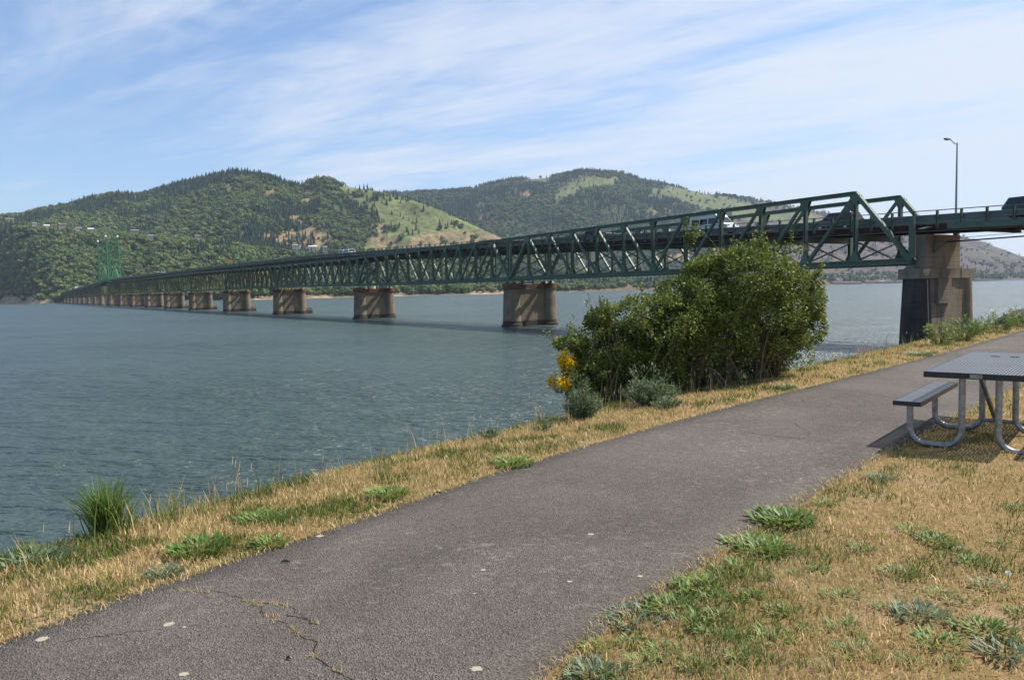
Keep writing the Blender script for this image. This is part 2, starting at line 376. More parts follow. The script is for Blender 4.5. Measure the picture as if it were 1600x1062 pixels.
def make_ground():
    def lines(c, lo, hi, d0):
        out = [c]; d = d0
        while out[-1] < hi: out.append(out[-1]+d); d = d0 if out[-1] < c+9 else d*1.07
        left = [c]; d = d0
        while left[-1] > lo: left.append(left[-1]-d); d = d0 if left[-1] > c-8 else d*1.07
        return np.array(left[:0:-1]+out)
    X = lines(2.0, -300, 700, 0.14); Y = lines(7.0, -300, 700, 0.14)
    G = np.stack(np.meshgrid(X, Y, indexing='ij'), -1).reshape(-1, 2)
    Z = ground_z(G); nx, ny = len(X), len(Y)
    idx = np.arange(nx*ny).reshape(nx, ny)
    Fc = np.stack([idx[:-1, :-1], idx[1:, :-1], idx[1:, 1:], idx[:-1, 1:]], -1).reshape(-1, 4)
    Fc = Fc[(Z[Fc] > -1.95).any(1)]
    m = mat('dry_ground', rough=0.95, spec=0.1); t = NT(m); v = t.coord()
    c = t.ramp(t.noise(v, 1.1, 7, 0.65), [(0.30, (0.23, 0.175, 0.070)), (0.47, (0.36, 0.245, 0.11)), (0.66, (0.46, 0.31, 0.165))])
    g = t.mapr(t.noise(v, 0.55, 5, 0.6), 0.50, 0.62)
    c = t.mix(t.math('MULTIPLY', g, 0.5), c, (0.11, 0.12, 0.035))
    c = t.mix(t.mapr(t.noise(v, 26, 5, 0.7), 0.35, 0.7, 0, 0.65), c, (0.12, 0.08, 0.038))
    geo = t.n('ShaderNodeNewGeometry'); sp = t.n('ShaderNodeSeparateXYZ'); t.l(geo.outputs['Position'], sp.inputs[0])
    c = t.mix(t.mapr(sp.outputs[2], 3.9, 2.6), c, (0.085, 0.080, 0.070))
    c = t.mix(t.mapr(t.noise(v, 1.9, 4, 0.6), 0.55, 0.66, 0, 0.6), c, (0.46, 0.325, 0.215))
    t.color(c); t.bump(t.math('ADD', t.noise(v, 40, 5, 0.7), t.noise(v, 7, 4)), 0.9, 0.04)
    tag(np_mesh('ground', np.c_[G, Z], Fc, m, 4, smooth=True), kind='structure')
make_ground()
def make_path():
    n = 700
    def res(P): 
        d = np.r_[0, np.cumsum(np.linalg.norm(np.diff(P, axis=0), axis=1))]; s = np.linspace(0, 1, n)**1.6*d[-1]
        return np.c_[np.interp(s, d, P[:, 0]), np.interp(s, d, P[:, 1])]
    A = res(LS[LS[:, 1] > -12]); B = res(RS[RS[:, 1] > -12])
    ww = np.linspace(0, 1, 9); V = []
    for i in range(n):
        p, q = A[i], B[i]; dirn = (q-p)/np.linalg.norm(q-p)
        e0 = 0.035*mnoise.noise(Vector((p[0]*3, p[1]*3, 1)))+0.03*mnoise.noise(Vector((p[0]*11, p[1]*11, 5))); e1 = 0.05*mnoise.noise(Vector((q[0]*2.2, q[1]*2.2, 3)))+0.04*mnoise.noise(Vector((q[0]*9, q[1]*9, 7)))
        p = p+dirn*e0; q = q-dirn*e1
        V.append((*p, PATH_Z-0.06))
        for w in ww: V.append((*(p+(q-p)*w), PATH_Z+0.02*math.sin(math.pi*w)))
        V.append((*q, PATH_Z-0.06))
    k = len(ww)+2; idx = np.arange(n*k).reshape(n, k)
    Fc = np.stack([idx[:-1, :-1], idx[:-1, 1:], idx[1:, 1:], idx[1:, :-1]], -1).reshape(-1, 4)
    m = mat('asphalt', rough=0.88, spec=0.25); t = NT(m); v = t.coord()
    vo = t.n('ShaderNodeTexVoronoi', inp={'Scale': 120.0}); t.l(v, vo.inputs['Vector'])
    c = t.ramp(vo.outputs['Color'], [(0.10, (0.062, 0.053, 0.046)), (0.40, (0.110, 0.095, 0.083)), (0.75, (0.142, 0.123, 0.107)), (0.97, (0.205, 0.180, 0.156))])
    big = t.mapr(t.noise(v, 0.55, 6, 0.65, 0.5), 0.3, 0.7, 0.74, 1.20); c = t.mix(1.0, c, big, 'MULTIPLY')
    wear = t.mapr(t.noise(t.coord(scale=(1, 1, 1)), 7.5, 6, 0.75, 0.6), 0.57, 0.70, 0, 0.5); c = t.mix(wear, c, (0.235, 0.21, 0.185))       # worn pale scuffs
    fl = t.math('MULTIPLY', t.mapr(t.noise(t.coord(scale=(.7, 1, 1)), 19, 3, 0.5), 0.60, 0.66), t.mapr(t.noise(v, 0.5, 4, 0.6), 0.42, 0.60)); c = t.mix(t.math('MULTIPLY', fl, 0.55), c, (0.255, 0.235, 0.205))
    sp = t.mapr(t.noise(v, 2.6, 3, 0.5), 0.80, 0.82, 0, 0.5); c = t.mix(sp, c, (0.42, 0.38, 0.30))                                        # lichen spots
    dk = t.mapr(t.noise(v, 1.7, 5, 0.6), 0.62, 0.75, 0, 0.25); c = t.mix(dk, c, (0.04, 0.037, 0.035))
    vc = t.n('ShaderNodeTexVoronoi', feature='DISTANCE_TO_EDGE', inp={'Scale': 0.42}); wv = t.n('ShaderNodeMix', data_type='VECTOR'); nz = t.n('ShaderNodeTexNoise', inp={'Scale': 2.2, 'Detail': 5.0}); t.l(v, nz.inputs['Vector']); wv.inputs['Factor'].default_value = 0.28; t.l(v, wv.inputs[4]); t.l(nz.outputs['Color'], wv.inputs[5]); t.l(wv.outputs[1], vc.inputs['Vector'])
    hair = t.math('MULTIPLY', t.mapr(vc.outputs['Distance'], 0.0, 0.006, 1.0, 0.0), t.mapr(t.noise(v, 0.9, 3), 0.52, 0.62)); c = t.mix(t.math('MULTIPLY', hair, 0.7), c, (0.03, 0.027, 0.024))
    t.color(c); t.bump(t.math('ADD', vo.outputs['Distance'], t.math('MULTIPLY', t.noise(v, 160, 3, 0.6), 0.5)), 0.85, 0.012)
    tag(np_mesh('asphalt_path', np.array(V), Fc, m, 4, smooth=True), kind='structure')
make_path()

# ------------------------------------------------------------------ far shore: hills, woods
def in_poly(px, py, poly):
    poly = np.array(poly, float); ins = np.zeros(px.shape, bool); n = len(poly)
    for i in range(n):
        x0, y0 = poly[i]; x1, y1 = poly[(i+1) % n]
        if y0 == y1: continue
        c = ((y0 > py) != (y1 > py)) & (px < (x1-x0)*(py-y0)/(y1-y0)+x0); ins ^= c
    return ins
SHORE = [(-400, 1900), (-200, 1750), (0, 1540), (60, 1330), (90, 1270), (150, 1240), (300, 1090), (380, 970), (450, 985), (520, 1010), (615, 1040), (700, 1055), (800, 1115), (890, 1200), (1050, 1380), (1271, 1780), (1410, 2390), (1600, 2850), (2000, 3300)]
def loft(name, xs, rows, nsub, amp, nscale, mats, paint, seed, kind='structure'):
    """rows: for each row (function radius(x), function z(x, radius)); spline between rows, gullies added off the row lines"""
    nc = len(xs); ctrl = np.zeros((nc, len(rows), 3)); 
    for i, x in enumerate(xs):
        for j, (rf, zf) in enumerate(rows):
            d = ray(x, 440.0); h = np.array([d[0], d[1]]); h /= np.linalg.norm(h); r = rf(x)
            ctrl[i, j] = (h[0]*r, h[1]*r, zf(x, r))
    segs = []; P = []; wgt = []
    for j in range(len(rows)-1):
        n = nsub[j]
        for k in range(n + (1 if j == len(rows)-2 else 0)):
            u = k/n; e = u
            P.append(ctrl[:, j]*(1-e)+ctrl[:, j+1]*e); wgt.append((math.sin(math.pi*u)**0.7*0.9+0.1)*amp[j])
    P = np.stack(P, 1); wgt = np.array(wgt)
    nz = vnoise(P.reshape(-1, 3)*np.array([1, 1, 0.0]), nscale, 5, seed).reshape(P.shape[:2])
    rid = 0.5-np.abs(vnoise(P.reshape(-1, 3)*np.array([1, 1, 0.0]), nscale*0.8, 3, seed+9).reshape(P.shape[:2]))
    P[..., 2] += (nz*0.6+rid*0.8)*wgt[None, :]
    idx = np.arange(P.shape[0]*P.shape[1]).reshape(P.shape[:2])
    Fc = np.stack([idx[:-1, :-1], idx[1:, :-1], idx[1:, 1:], idx[:-1, 1:]], -1).reshape(-1, 4)
    V = P.reshape(-1, 3); X, Y = pix(V); tree, colr = paint(V, X, Y)
    o = np_mesh(name, V, Fc, mats, 4, col=colr, smooth=True)
    if kind: o['kind'] = kind
    return P, tree.reshape(P.shape[:2])
def el(tab, dy=0.0):
    return lambda x, r: at_dist(x, lerp_tab(x, tab)+dy, r)[2]
def shore_r(x): return lerp_tab(x, SHORE)
M['hill'] = m_vcol('hillside', 0.95, 0.05, 0.09, 0.55)
CREST_A = [(-400, 386), (-200, 372), (0, 356), (20, 350), (80, 334), (150, 316), (200, 308), (225, 307), (260, 297), (300, 287), (340, 277), (368, 271), (395, 273), (430, 280), (460, 290), (475, 292), (500, 283), (520, 282), (540, 291), (560, 294), (600, 300), (640, 310), (680, 324), (720, 342), (760, 362), (790, 376), (830, 400), (900, 430)]
BENCH = [(-400, 360), (0, 358), (60, 364), (140, 370), (215, 377), (300, 384), (380, 391), (460, 402), (540, 408), (600, 414), (700, 424), (900, 436)]
GREEN_A = [[(520, 286), (556, 278), (640, 286), (700, 305), (770, 340), (840, 390), (800, 392), (785, 374), (700, 380), (640, 384), (606, 352), (590, 335), (556, 322), (535, 304)], [(575, 375), (600, 362), (640, 370), (640, 392), (560, 395)]]
TAN_A = [[(645, 372), (700, 362), (770, 364), (792, 376), (760, 394), (640, 398)], [(606, 372), (640, 378), (640, 395), (570, 390)], [(410, 296), (432, 293), (432, 308), (415, 312)], [(472, 303), (490, 303), (492, 316), (474, 318)],
         [(448, 332), (462, 336), (480, 350), (496, 362), (480, 364), (458, 350)], [(408, 364), (450, 361), (520, 364), (526, 380), (470, 384), (415, 376)], [(205, 337), (235, 333), (238, 346), (210, 348)], [(205, 300), (222, 302), (210, 312)],
         [(345, 290), (367, 291), (350, 310)], [(585, 348), (605, 345), (600, 372), (575, 385)], [(100, 334), (112, 330), (116, 345), (102, 346)]]
SAND_A = [[(560, 452), (640, 447), (640, 464), (560, 468)], [(735, 445), (800, 445), (800, 462), (735, 462)], [(0, 462), (85, 466), (90, 480), (0, 482)], [(400, 462), (520, 458), (520, 472), (400, 472)]]
def paint_a(V, X, Y):
    wob = vnoise(V[:, :2], 0.012, 3, 4.0)*7; w2 = vnoise(V[:, :2], 0.012, 3, 14.0)*5
    xx, yy = X+wob, Y+w2; g = np.zeros(len(V), bool); tn = g.copy(); sd = g.copy()
    for p in GREEN_A: g |= in_poly(xx, yy, p)
    for p in TAN_A: tn |= in_poly(xx, yy, p)
    for p in SAND_A: sd |= in_poly(xx, yy, p)
    c = np.tile(np.array([0.055, 0.075, 0.028]), (len(V), 1)); k = vnoise(V[:, :2], 0.02, 4, 2.0)[:, None]
    c[g] = (0.120, 0.138, 0.054); c[tn] = (0.205, 0.150, 0.085); c *= 1+0.35*k; mott = (vnoise(V[:, :2], 0.03, 3, 51.0) > .12) & (g | tn); c[mott] = c[mott]*.45+np.array((0.10, 0.105, 0.05))*.55
    edge = (V[:, 2] < 1.4); c[edge] = (0.15, 0.12, 0.08); c[sd] = np.array((0.29, 0.225, 0.14))*(1+.3*k[sd])
    tree = np.where(g, 0.03+.25*(vnoise(V[:, :2], 0.02, 2, 41.0) > .22), np.where(tn, 0.06+.3*(vnoise(V[:, :2], 0.02, 2, 43.0) > .15), np.where(sd | edge, 0.04, 1.0)))
    tree *= np.where(vnoise(V[:, :2], 0.011, 3, 61.0) < -.26, .25, 1.0)
    tree[(X > 535) & (X < 690) & (Y > 428)] *= 0.55
    return tree, c
xsA = np.r_[np.linspace(-380, 0, 60), np.linspace(2, 900, 330)]
rowsA = [(lambda x: shore_r(x)-8, lambda x, r: -1.2), (lambda x: shore_r(x)+18, lambda x, r: 2.5),
         (lambda x: shore_r(x)+lerp_tab(x, [(-400, 60), (300, 60), (450, 300), (900, 380)]), lambda x, r: lerp_tab(x, [(-400, 12), (300, 12), (450, 7), (900, 6)])),
         (lambda x: shore_r(x)+lerp_tab(x, [(-400, 330), (300, 330), (450, 470), (900, 560)]), el(BENCH)),
         (lambda x: shore_r(x)+lerp_tab(x, [(-400, 620), (300, 620), (450, 640), (900, 660)]), el(BENCH, -5)),
         (lambda x: shore_r(x)+lerp_tab(x, [(-400, 1250), (300, 1300), (700, 900), (900, 800)]), el(CREST_A)),
         (lambda x: shore_r(x)+lerp_tab(x, [(-400, 1800), (300, 1900), (700, 1300), (900, 1000)]), el(CREST_A, 26))]
def crestmix(k):       # an extra row on the slope so that it bulges like a real hill
    return (lambda x: shore_r(x)+lerp_tab(x, [(-400, 620), (300, 620), (450, 640), (900, 660)])*(1-k)+lerp_tab(x, [(-400, 1250), (300, 1300), (700, 900), (900, 800)])*k,
            lambda x, r: at_dist(x, lerp_tab(x, BENCH)-5, r)[2]*(1-k**0.75)+at_dist(x, lerp_tab(x, CREST_A), r)[2]*k**0.75)
rowsA.insert(5, crestmix(0.5))
CLEAR = [(13, 347, 17), (54, 354, 9), (74, 357, 10), (97, 357, 15), (122, 360, 11), (142, 362, 11), (211, 368, 14), (236, 373, 9), (308, 375, 12), (462, 391, 11), (489, 393, 15), (508, 396, 9), (616, 447, 12), (646, 446, 12), (785, 447, 22), (822, 446, 26), (848, 448, 10), (982, 447, 12), (1245, 436, 16), (1240, 441, 22), (1310, 438, 9), (1378, 440, 10), (1285, 441, 14)]
CLEAR = [(13, 347, 17), (54, 354, 9), (74, 357, 10), (97, 357, 15), (122, 360, 11), (142, 362, 11), (211, 368, 14), (236, 373, 9), (308, 375, 12), (462, 391, 11), (489, 393, 15), (508, 396, 9), (616, 447, 12), (646, 446, 12), (785, 447, 22), (822, 446, 26), (848, 448, 10), (982, 447, 12), (1245, 436, 16), (1240, 441, 22), (1310, 438, 9), (1378, 440, 10), (1285, 441, 14)]
PA, TA = loft('hill', xsA, rowsA, [2, 4, 12, 8, 14, 14, 6], [0, 2, 8, 8, 30, 34, 6], 0.006, [M['hill']], paint_a, 1.3)

CREST_B = [(480, 330), (560, 308), (620, 303), (700, 299), (740, 296), (800, 282), (830, 280), (860, 278), (890, 272), (920, 269), (945, 270), (975, 272), (1000, 281), (1050, 291), (1100, 303), (1150, 308), (1190, 314), (1230, 321), (1290, 334), (1340, 350), (1420, 372), (1500, 396), (1560, 420), (1640, 436)]
GREEN_B = [[(1008, 293), (1045, 296), (1046, 311), (1020, 307)], [(1035, 290), (1090, 298), (1150, 311), (1215, 332), (1180, 346), (1120, 332), (1060, 318)], [(890, 282), (930, 271), (968, 276), (960, 292), (905, 300), (870, 300)], [(818, 280), (866, 277), (860, 285), (820, 289)], [(870, 300), (910, 300), (880, 312), (860, 316)], [(1180, 322), (1300, 340), (1280, 352), (1200, 345)]]
TAN_B = [[(1005, 330), (1022, 328), (1025, 341), (1008, 341)], [(815, 300), (832, 300), (826, 310)], [(750, 330), (764, 332), (752, 345)], [(1050, 395), (1080, 390), (1075, 410), (1045, 410)]]
def paint_b(V, X, Y):
    wob = vnoise(V[:, :2], 0.008, 3, 4.0)*7; w2 = vnoise(V[:, :2], 0.008, 3, 14.0)*4
    xx, yy = X+wob, Y+w2; g = np.zeros(len(V), bool); tn = g.copy()
    for p in GREEN_B: g |= in_poly(xx, yy, p)
    for p in TAN_B: tn |= in_poly(xx, yy, p)
    k = vnoise(V[:, :2], 0.012, 4, 2.0)
    c = np.tile(np.array([0.055, 0.070, 0.030]), (len(V), 1)); c[g] = (0.118, 0.130, 0.056); c[tn] = (0.20, 0.14, 0.09); c *= 1+0.3*k[:, None]
    lowland = V[:, 2] < 14; c[lowland] = np.array((0.13, 0.10, 0.060))*(1+0.4*k[lowland, None])
    tree = np.where(g, 0.03, np.where(tn, 0.06, np.where(lowland, 0.45, 1.0)))
    bare = X > 1165+vnoise(V[:, :2], 0.004, 2, 6.0)*60; tree[bare] *= 0.12; tree *= np.where(vnoise(V[:, :2], 0.007, 3, 61.0) < -.24, .2, 1.0); kb = bare & ~g; c[kb] = np.array((0.100, 0.078, 0.064))*(1+0.35*k[kb, None])
    return tree, c
xsB = np.linspace(470, 1640, 330)
rB0 = lambda x: shore_r(x)
rB2 = lambda x: lerp_tab(x, [(470, 2450), (700, 2300), (950, 2300), (1300, 2900), (1640, 3500)])
rB3 = lambda x: lerp_tab(x, [(470, 3900), (700, 3700), (950, 3700), (1300, 4100), (1640, 4300)])
rowsB = [(lambda x: rB0(x)-8, lambda x, r: -1.2), (lambda x: rB0(x)+25, lambda x, r: 2.5), (lambda x: rB0(x)*0.45+rB2(x)*0.55, lambda x, r: 9.0), (rB2, lambda x, r: 30.0),
         (lambda x: rB2(x)*0.5+rB3(x)*0.5, lambda x, r: 30+0.62*(at_dist(x, lerp_tab(x, CREST_B), rB3(x))[2]-30)), (rB3, el(CREST_B)), (lambda x: rB3(x)+900, el(CREST_B, 22))]
PB, TB = loft('hill', xsB, rowsB, [2, 6, 5, 18, 16, 6], [0, 1.5, 4, 55, 50, 8], 0.0032, [M['hill']], paint_b, 5.7)

CREST_C = [(1150, 345), (1250, 352), (1350, 356), (1420, 358), (1500, 369), (1530, 377), (1560, 389), (1600, 404), (1640, 416), (1720, 424), (1850, 428), (2000, 426)]
def paint_c(V, X, Y):
    k = vnoise(V[:, :2], 0.006, 4, 2.0); k2 = vnoise(V[:, :2]*np.array([1, 1]), 0.02, 3, 8.0)
    c = np.tile(np.array([0.098, 0.076, 0.064]), (len(V), 1)); gr = k > 0.10; c[gr] = (0.090, 0.084, 0.050); c *= 1+0.35*k2[:, None]
    dk = k2 > 0.28; c[dk] *= 0.55
    lowland = V[:, 2] < 10; c[lowland] = (0.12, 0.085, 0.06)
    tree = np.where(k > 0.05, 0.16, 0.02)+np.where(V[:, 2] < 45, 0.30, 0)
    tree[V[:, 2] < 5] = 0.03
    return tree, c
xsC = np.linspace(1150, 2000, 200)
rC2 = lambda x: lerp_tab(x, [(1150, 3000), (1400, 3050), (1600, 3500), (2000, 3900)])
rC3 = lambda x: lerp_tab(x, [(1150, 4900), (1400, 5000), (1600, 5100), (2000, 5300)])
rowsC = [(lambda x: shore_r(x)-10, lambda x, r: -1.2), (lambda x: shore_r(x)+30, lambda x, r: 3.0), (rC2, lambda x, r: 16.0),
         (lambda x: rC2(x)*0.55+rC3(x)*0.45, lambda x, r: 16+0.55*(at_dist(x, lerp_tab(x, CREST_C), rC3(x))[2]-16)), (rC3, el(CREST_C)), (lambda x: rC3(x)+900, el(CREST_C, 15))]
PC, TC_ = loft('hill', xsC, rowsC, [2, 8, 18, 16, 5], [0, 1.0, 45, 45, 5], 0.0030, [M['hill']], paint_c, 9.1)

def m_tree(name, stops):
    m = mat(name, rough=0.9, spec=0.1); t = NT(m); oi = t.n('ShaderNodeObjectInfo')
    c = t.ramp(oi.outputs['Random'], stops); f = t.noise(t.coord(), 0.5, 4, 0.6); c = t.mix(1.0, c, t.mapr(f, 0.3, 0.7, 0.62, 1.4), 'MULTIPLY')
    t.color(c); return m
M['conifer'] = m_tree('conifer_needles', [(0.0, (0.020, 0.039, 0.021)), (0.5, (0.030, 0.055, 0.029)), (1.0, (0.046, 0.072, 0.035))])
M['decid'] = m_tree('broadleaf_crown', [(0.0, (0.048, 0.078, 0.028)), (0.35, (0.078, 0.118, 0.037)), (0.75, (0.118, 0.156, 0.048)), (1.0, (0.145, 0.145, 0.066))])
def blob_mesh(name, seed, conifer, h=1.0):
    r = random.Random(seed); bm = bmesh.new()
    if conifer:
        tiers = 5
        for i in range(tiers):
            z0 = 0.10+0.80*i/tiers; z1 = min(1.0, z0+0.30); rad = 0.21*(1-i/tiers*0.86); k = 8; ring = []
            for a in range(k):
                rr = rad*r.uniform(0.62, 1.2); an = 2*math.pi*(a+r.uniform(-.25, .25))/k; ring.append(bm.verts.new((rr*math.cos(an), rr*math.sin(an), z0+r.uniform(-.05, .03))))
            tip = bm.verts.new((r.uniform(-.012, .012), r.uniform(-.012, .012), z1))
            for a in range(k): bm.faces.new((ring[a], ring[(a+1) % k], tip))
        bm.faces.new([bm.verts.new((0.02*math.cos(a), 0.02*math.sin(a), -0.12)) for a in (0, 2.1, 4.2)])
    else:
        n = 7
        for i in range(n):
            c = Vector((r.uniform(-.26, .26), r.uniform(-.26, .26), r.uniform(0.30, 0.78))) if i else Vector((0, 0, 0.5))
            s = r.uniform(0.18, 0.27) if i else 0.33
            g = bmesh.ops.create_icosphere(bm, subdivisions=1, radius=s, matrix=Matrix.Translation(c))
            for v in g['verts']: v.co = c+(v.co-c)*r.uniform(0.70, 1.3)
        for i in range(90):                             # ragged leaf clumps over the crown
            a = r.uniform(0, 6.28); e = r.uniform(-0.7, 1.5); q = 0.50*r.uniform(0.75, 1.08)
            p = Vector((q*math.cos(a)*math.cos(e), q*math.sin(a)*math.cos(e), 0.52+0.48*math.sin(e)*r.uniform(.8, 1.05)))
            vs = [bm.verts.new(p+Vector((r.uniform(-1, 1), r.uniform(-1, 1), r.uniform(-1, 1)))*0.085) for _ in range(3)]; bm.faces.new(vs)
    me = bpy.data.meshes.new(name); bm.to_mesh(me); bm.free(); me.materials.append(M['conifer' if conifer else 'decid'])
    return me
CON = [blob_mesh('conifer_mesh', i, True) for i in range(3)]; DEC = [blob_mesh('broadleaf_mesh', 20+i, False) for i in range(4)]
def scatter(P, T, per_m2, seed, rows=None):
    g = np.random.default_rng(seed); a, b, c, d = P[:-1, :-1], P[1:, :-1], P[1:, 1:], P[:-1, 1:]
    area = np.linalg.norm(np.cross(c-a, d-b), axis=-1)/2; w = area*(T[:-1, :-1]+T[1:, 1:])/2*per_m2
    n = g.poisson(w); ii, jj = np.nonzero(n); rep = n[ii, jj]; ii = np.repeat(ii, rep); jj = np.repeat(jj, rep)
    u = g.random(len(ii))[:, None]; v = g.random(len(ii))[:, None]
    pts = a[ii, jj]*(1-u)*(1-v)+b[ii, jj]*u*(1-v)+c[ii, jj]*u*v+d[ii, jj]*(1-u)*v
    return pts[pts[:, 2] > 1.2]
def forest(name, pts, scl, meshes, label, cat):
    me = bpy.data.meshes.new(name); me.vertices.add(len(pts)); me.vertices.foreach_set('co', pts.astype(np.float32).ravel())
    a = me.attributes.new('scl', 'FLOAT_VECTOR', 'POINT'); a.data.foreach_set('vector', scl.astype(np.float32).ravel())
    r = me.attributes.new('rot', 'FLOAT', 'POINT'); r.data.foreach_set('value', (rng.random(len(pts))*6.28).astype(np.float32))
    k = me.attributes.new('pick', 'INT', 'POINT'); k.data.foreach_set('value', rng.integers(0, len(meshes), len(pts)).astype(np.int32))
    o = bpy.data.objects.new(name, me); COL.objects.link(o); tag(o, label, cat, kind='stuff')
    ng = bpy.data.node_groups.new(name+'_nodes', 'GeometryNodeTree'); ng.interface.new_socket('Geometry', in_out='INPUT', socket_type='NodeSocketGeometry'); ng.interface.new_socket('Geometry', in_out='OUTPUT', socket_type='NodeSocketGeometry')
    N, L = ng.nodes, ng.links; gi = N.new('NodeGroupInput'); go = N.new('NodeGroupOutput'); join = N.new('GeometryNodeGeometryToInstance')
    for mm in meshes:
        po = bpy.data.objects.new(mm.name, mm); oi = N.new('GeometryNodeObjectInfo'); oi.inputs['Object'].default_value = po; oi.inputs['As Instance'].default_value = True
        L.new(oi.outputs['Geometry'], join.inputs[0])
    ip = N.new('GeometryNodeInstanceOnPoints'); ip.inputs['Pick Instance'].default_value = True
    def attr(nm, ty):
        n = N.new('GeometryNodeInputNamedAttribute'); n.data_type = ty; n.inputs[0].default_value = nm; return n.outputs[0]
    cx = N.new('ShaderNodeCombineXYZ'); L.new(attr('rot', 'FLOAT'), cx.inputs[2])
    L.new(gi.outputs[0], ip.inputs['Points']); L.new(join.outputs[0], ip.inputs['Instance']); L.new(attr('pick', 'INT'), ip.inputs['Instance Index'])
    L.new(cx.outputs[0], ip.inputs['Rotation']); L.new(attr('scl', 'FLOAT_VECTOR'), ip.inputs['Scale']); L.new(ip.outputs[0], go.inputs[0])
    md = o.modifiers.new('trees', 'NODES'); md.node_group = ng
    return o
def plant(P, T, dens, seed, conif, hgt, names):
    pts = scatter(P, T, dens, seed); X, Y = pix(pts); ok = np.ones(len(pts), bool)
    for x, y, w in CLEAR: ok &= ~((np.abs(X-x) < w*.5+3) & (Y > y-2.5) & (Y < y+8.5))      # clearings round the houses
    pts, X, Y = pts[ok], X[ok], Y[ok]
    pc = conif(pts, X, Y)-.06+1.7*vnoise(pts[:, :2], 0.0048, 3, seed*1.7)+0.4*vnoise(pts[:, :2], 0.03, 2, seed*2.7)
    isc = pc > rng.random(len(pts))*0.5+0.25; g = np.random.default_rng(seed+5)
    for flag, meshes, (nm, lab, cat) in ((True, CON, names[0]), (False, DEC, names[1])):
        p = pts[isc == flag]; h = hgt*(1.25 if flag else 0.85)*np.exp(np.clip(g.normal(0, 0.26, len(p)), -.5, .42)); w = h*(g.uniform(0.75, 1.15, len(p)) if flag else g.uniform(0.9, 1.3, len(p)))
        if len(p): forest(nm, p-np.array([0, 0, 0.6]), np.c_[w, w, h], meshes, lab, cat)
    return len(pts)
nA = plant(PA, TA, 1/44, 11, lambda p, X, Y: np.interp(Y, [262, 300, 345, 400, 470], [0.75, 0.50, 0.32, 0.20, 0.12]), 11.0,
      (('conifer_woods', 'dark conifers of the forested hill behind the lift tower', 'forest'), ('broadleaf_woods', 'lighter green broadleaf woods covering the bluff and hill at left', 'forest')))
nB = plant(PB, TB, 1/105, 12, lambda p, X, Y: np.interp(Y, [262, 320, 380, 440], [0.80, 0.50, 0.30, 0.15]), 13.0,
      (('conifer_woods', 'dark conifers on the farther hill behind the middle of the bridge', 'forest'), ('broadleaf_woods', 'broadleaf woods on the slopes of the farther middle hill', 'forest')))
nC = plant(PC, TC_, 1/700, 13, lambda p, X, Y: 0.35+0*X, 13.0,
      (('conifer_woods', 'sparse conifers dotted over the bare bluish hills at right', 'forest'), ('broadleaf_woods', 'low scrub and broadleaf trees below the bare hills at right', 'forest')))
print('trees', nA, nB, nC)

# ------------------------------------------------------------------ the bridge
BTH = R(-33.25); BD = np.array([math.sin(BTH), math.cos(BTH)]); BN = np.array([math.cos(BTH), -math.sin(BTH)])   # along (away), across (to the far side)
BP, BS0, SPAN, WID = 68.03, 40.96, 64.0, 7.6
def BW(k, n, z): 
    q = (BP+n)*BN+(BS0+SPAN*k)*BD; return np.array([q[0], q[1], z])
def bridge_at(x, y, n):                                 # point of the vertical plane n metres behind the front truss seen at a pixel
    d = ray(x, y); nn = np.array([*BN, 0]); P = EYE+d*((BP+n)/(d@nn)); return ((P[:2]@BD)-BS0)/SPAN, P
BN3 = np.array([*BN, 0]); BD3 = np.array([*BD, 0]); BRZ = math.atan2(BD[1], BD[0])
JT = [-0.045, 0.985, 1.985]+[i+0.0 for i in range(3, 11)]+[11.27]+[i+0.22 for i in range(12, 21)]; JT = [j if i < 3 else i-0.01 for i, j in enumerate(JT)]
RAIL = [(-1.2, 10.4), (-0.5, 11.5), (-0.19, 11.85), (-0.06, 12.15), (0.27, 12.74), (0.63, 13.5), (1.0, 14.2), (1.5, 15.05), (1.96, 15.78), (2.37, 16.5), (3.04, 17.0), (4.92, 18.14), (6.63, 19.12), (8.72, 20.35), (10.2, 20.9), (12, 20.2), (19.5, 15.9), (21.5, 14.6)]
BOT = [(-1, 7.5), (2.0, 7.45), (3.0, 8.1), (5, 8.25), (7, 8.6), (9, 9.0), (11, 9.2), (20, 8.6)]
TOP = [(-1, 14.65), (0.04, 14.62), (1.0, 14.2), (2.0, 14.2), (2.4, 14.45), (3.05, 14.8), (4.93, 16.2), (7, 17.1), (9, 18.1), (10.2, 18.6), (12, 17.9), (20, 13.6)]
_kk = np.linspace(-1.2, 21.5, 500)
def smooth_tab(tab, w=9):
    y = lerp_tab(_kk, tab); yp = np.pad(y, w, mode='edge'); y = np.convolve(yp, np.ones(2*w+1)/(2*w+1), 'valid'); return lambda k: float(np.interp(k, _kk, y))
rail_z = smooth_tab(RAIL); bot_z = smooth_tab(BOT, 6); top_z = smooth_tab(TOP, 6)
road_z = lambda k: rail_z(k)-1.05
def deck_bot(k): return road_z(k)-0.78

bridge = thing('truss_bridge', 'long green steel truss bridge on concrete piers crossing the river', 'bridge', BW(0, 3.8, 0))
def sub(name, parent, label=None):
    o = bpy.data.objects.new(name, None); COL.objects.link(o); o.parent = parent; o.empty_display_size = .3
    if label: o['label'] = label
    return o
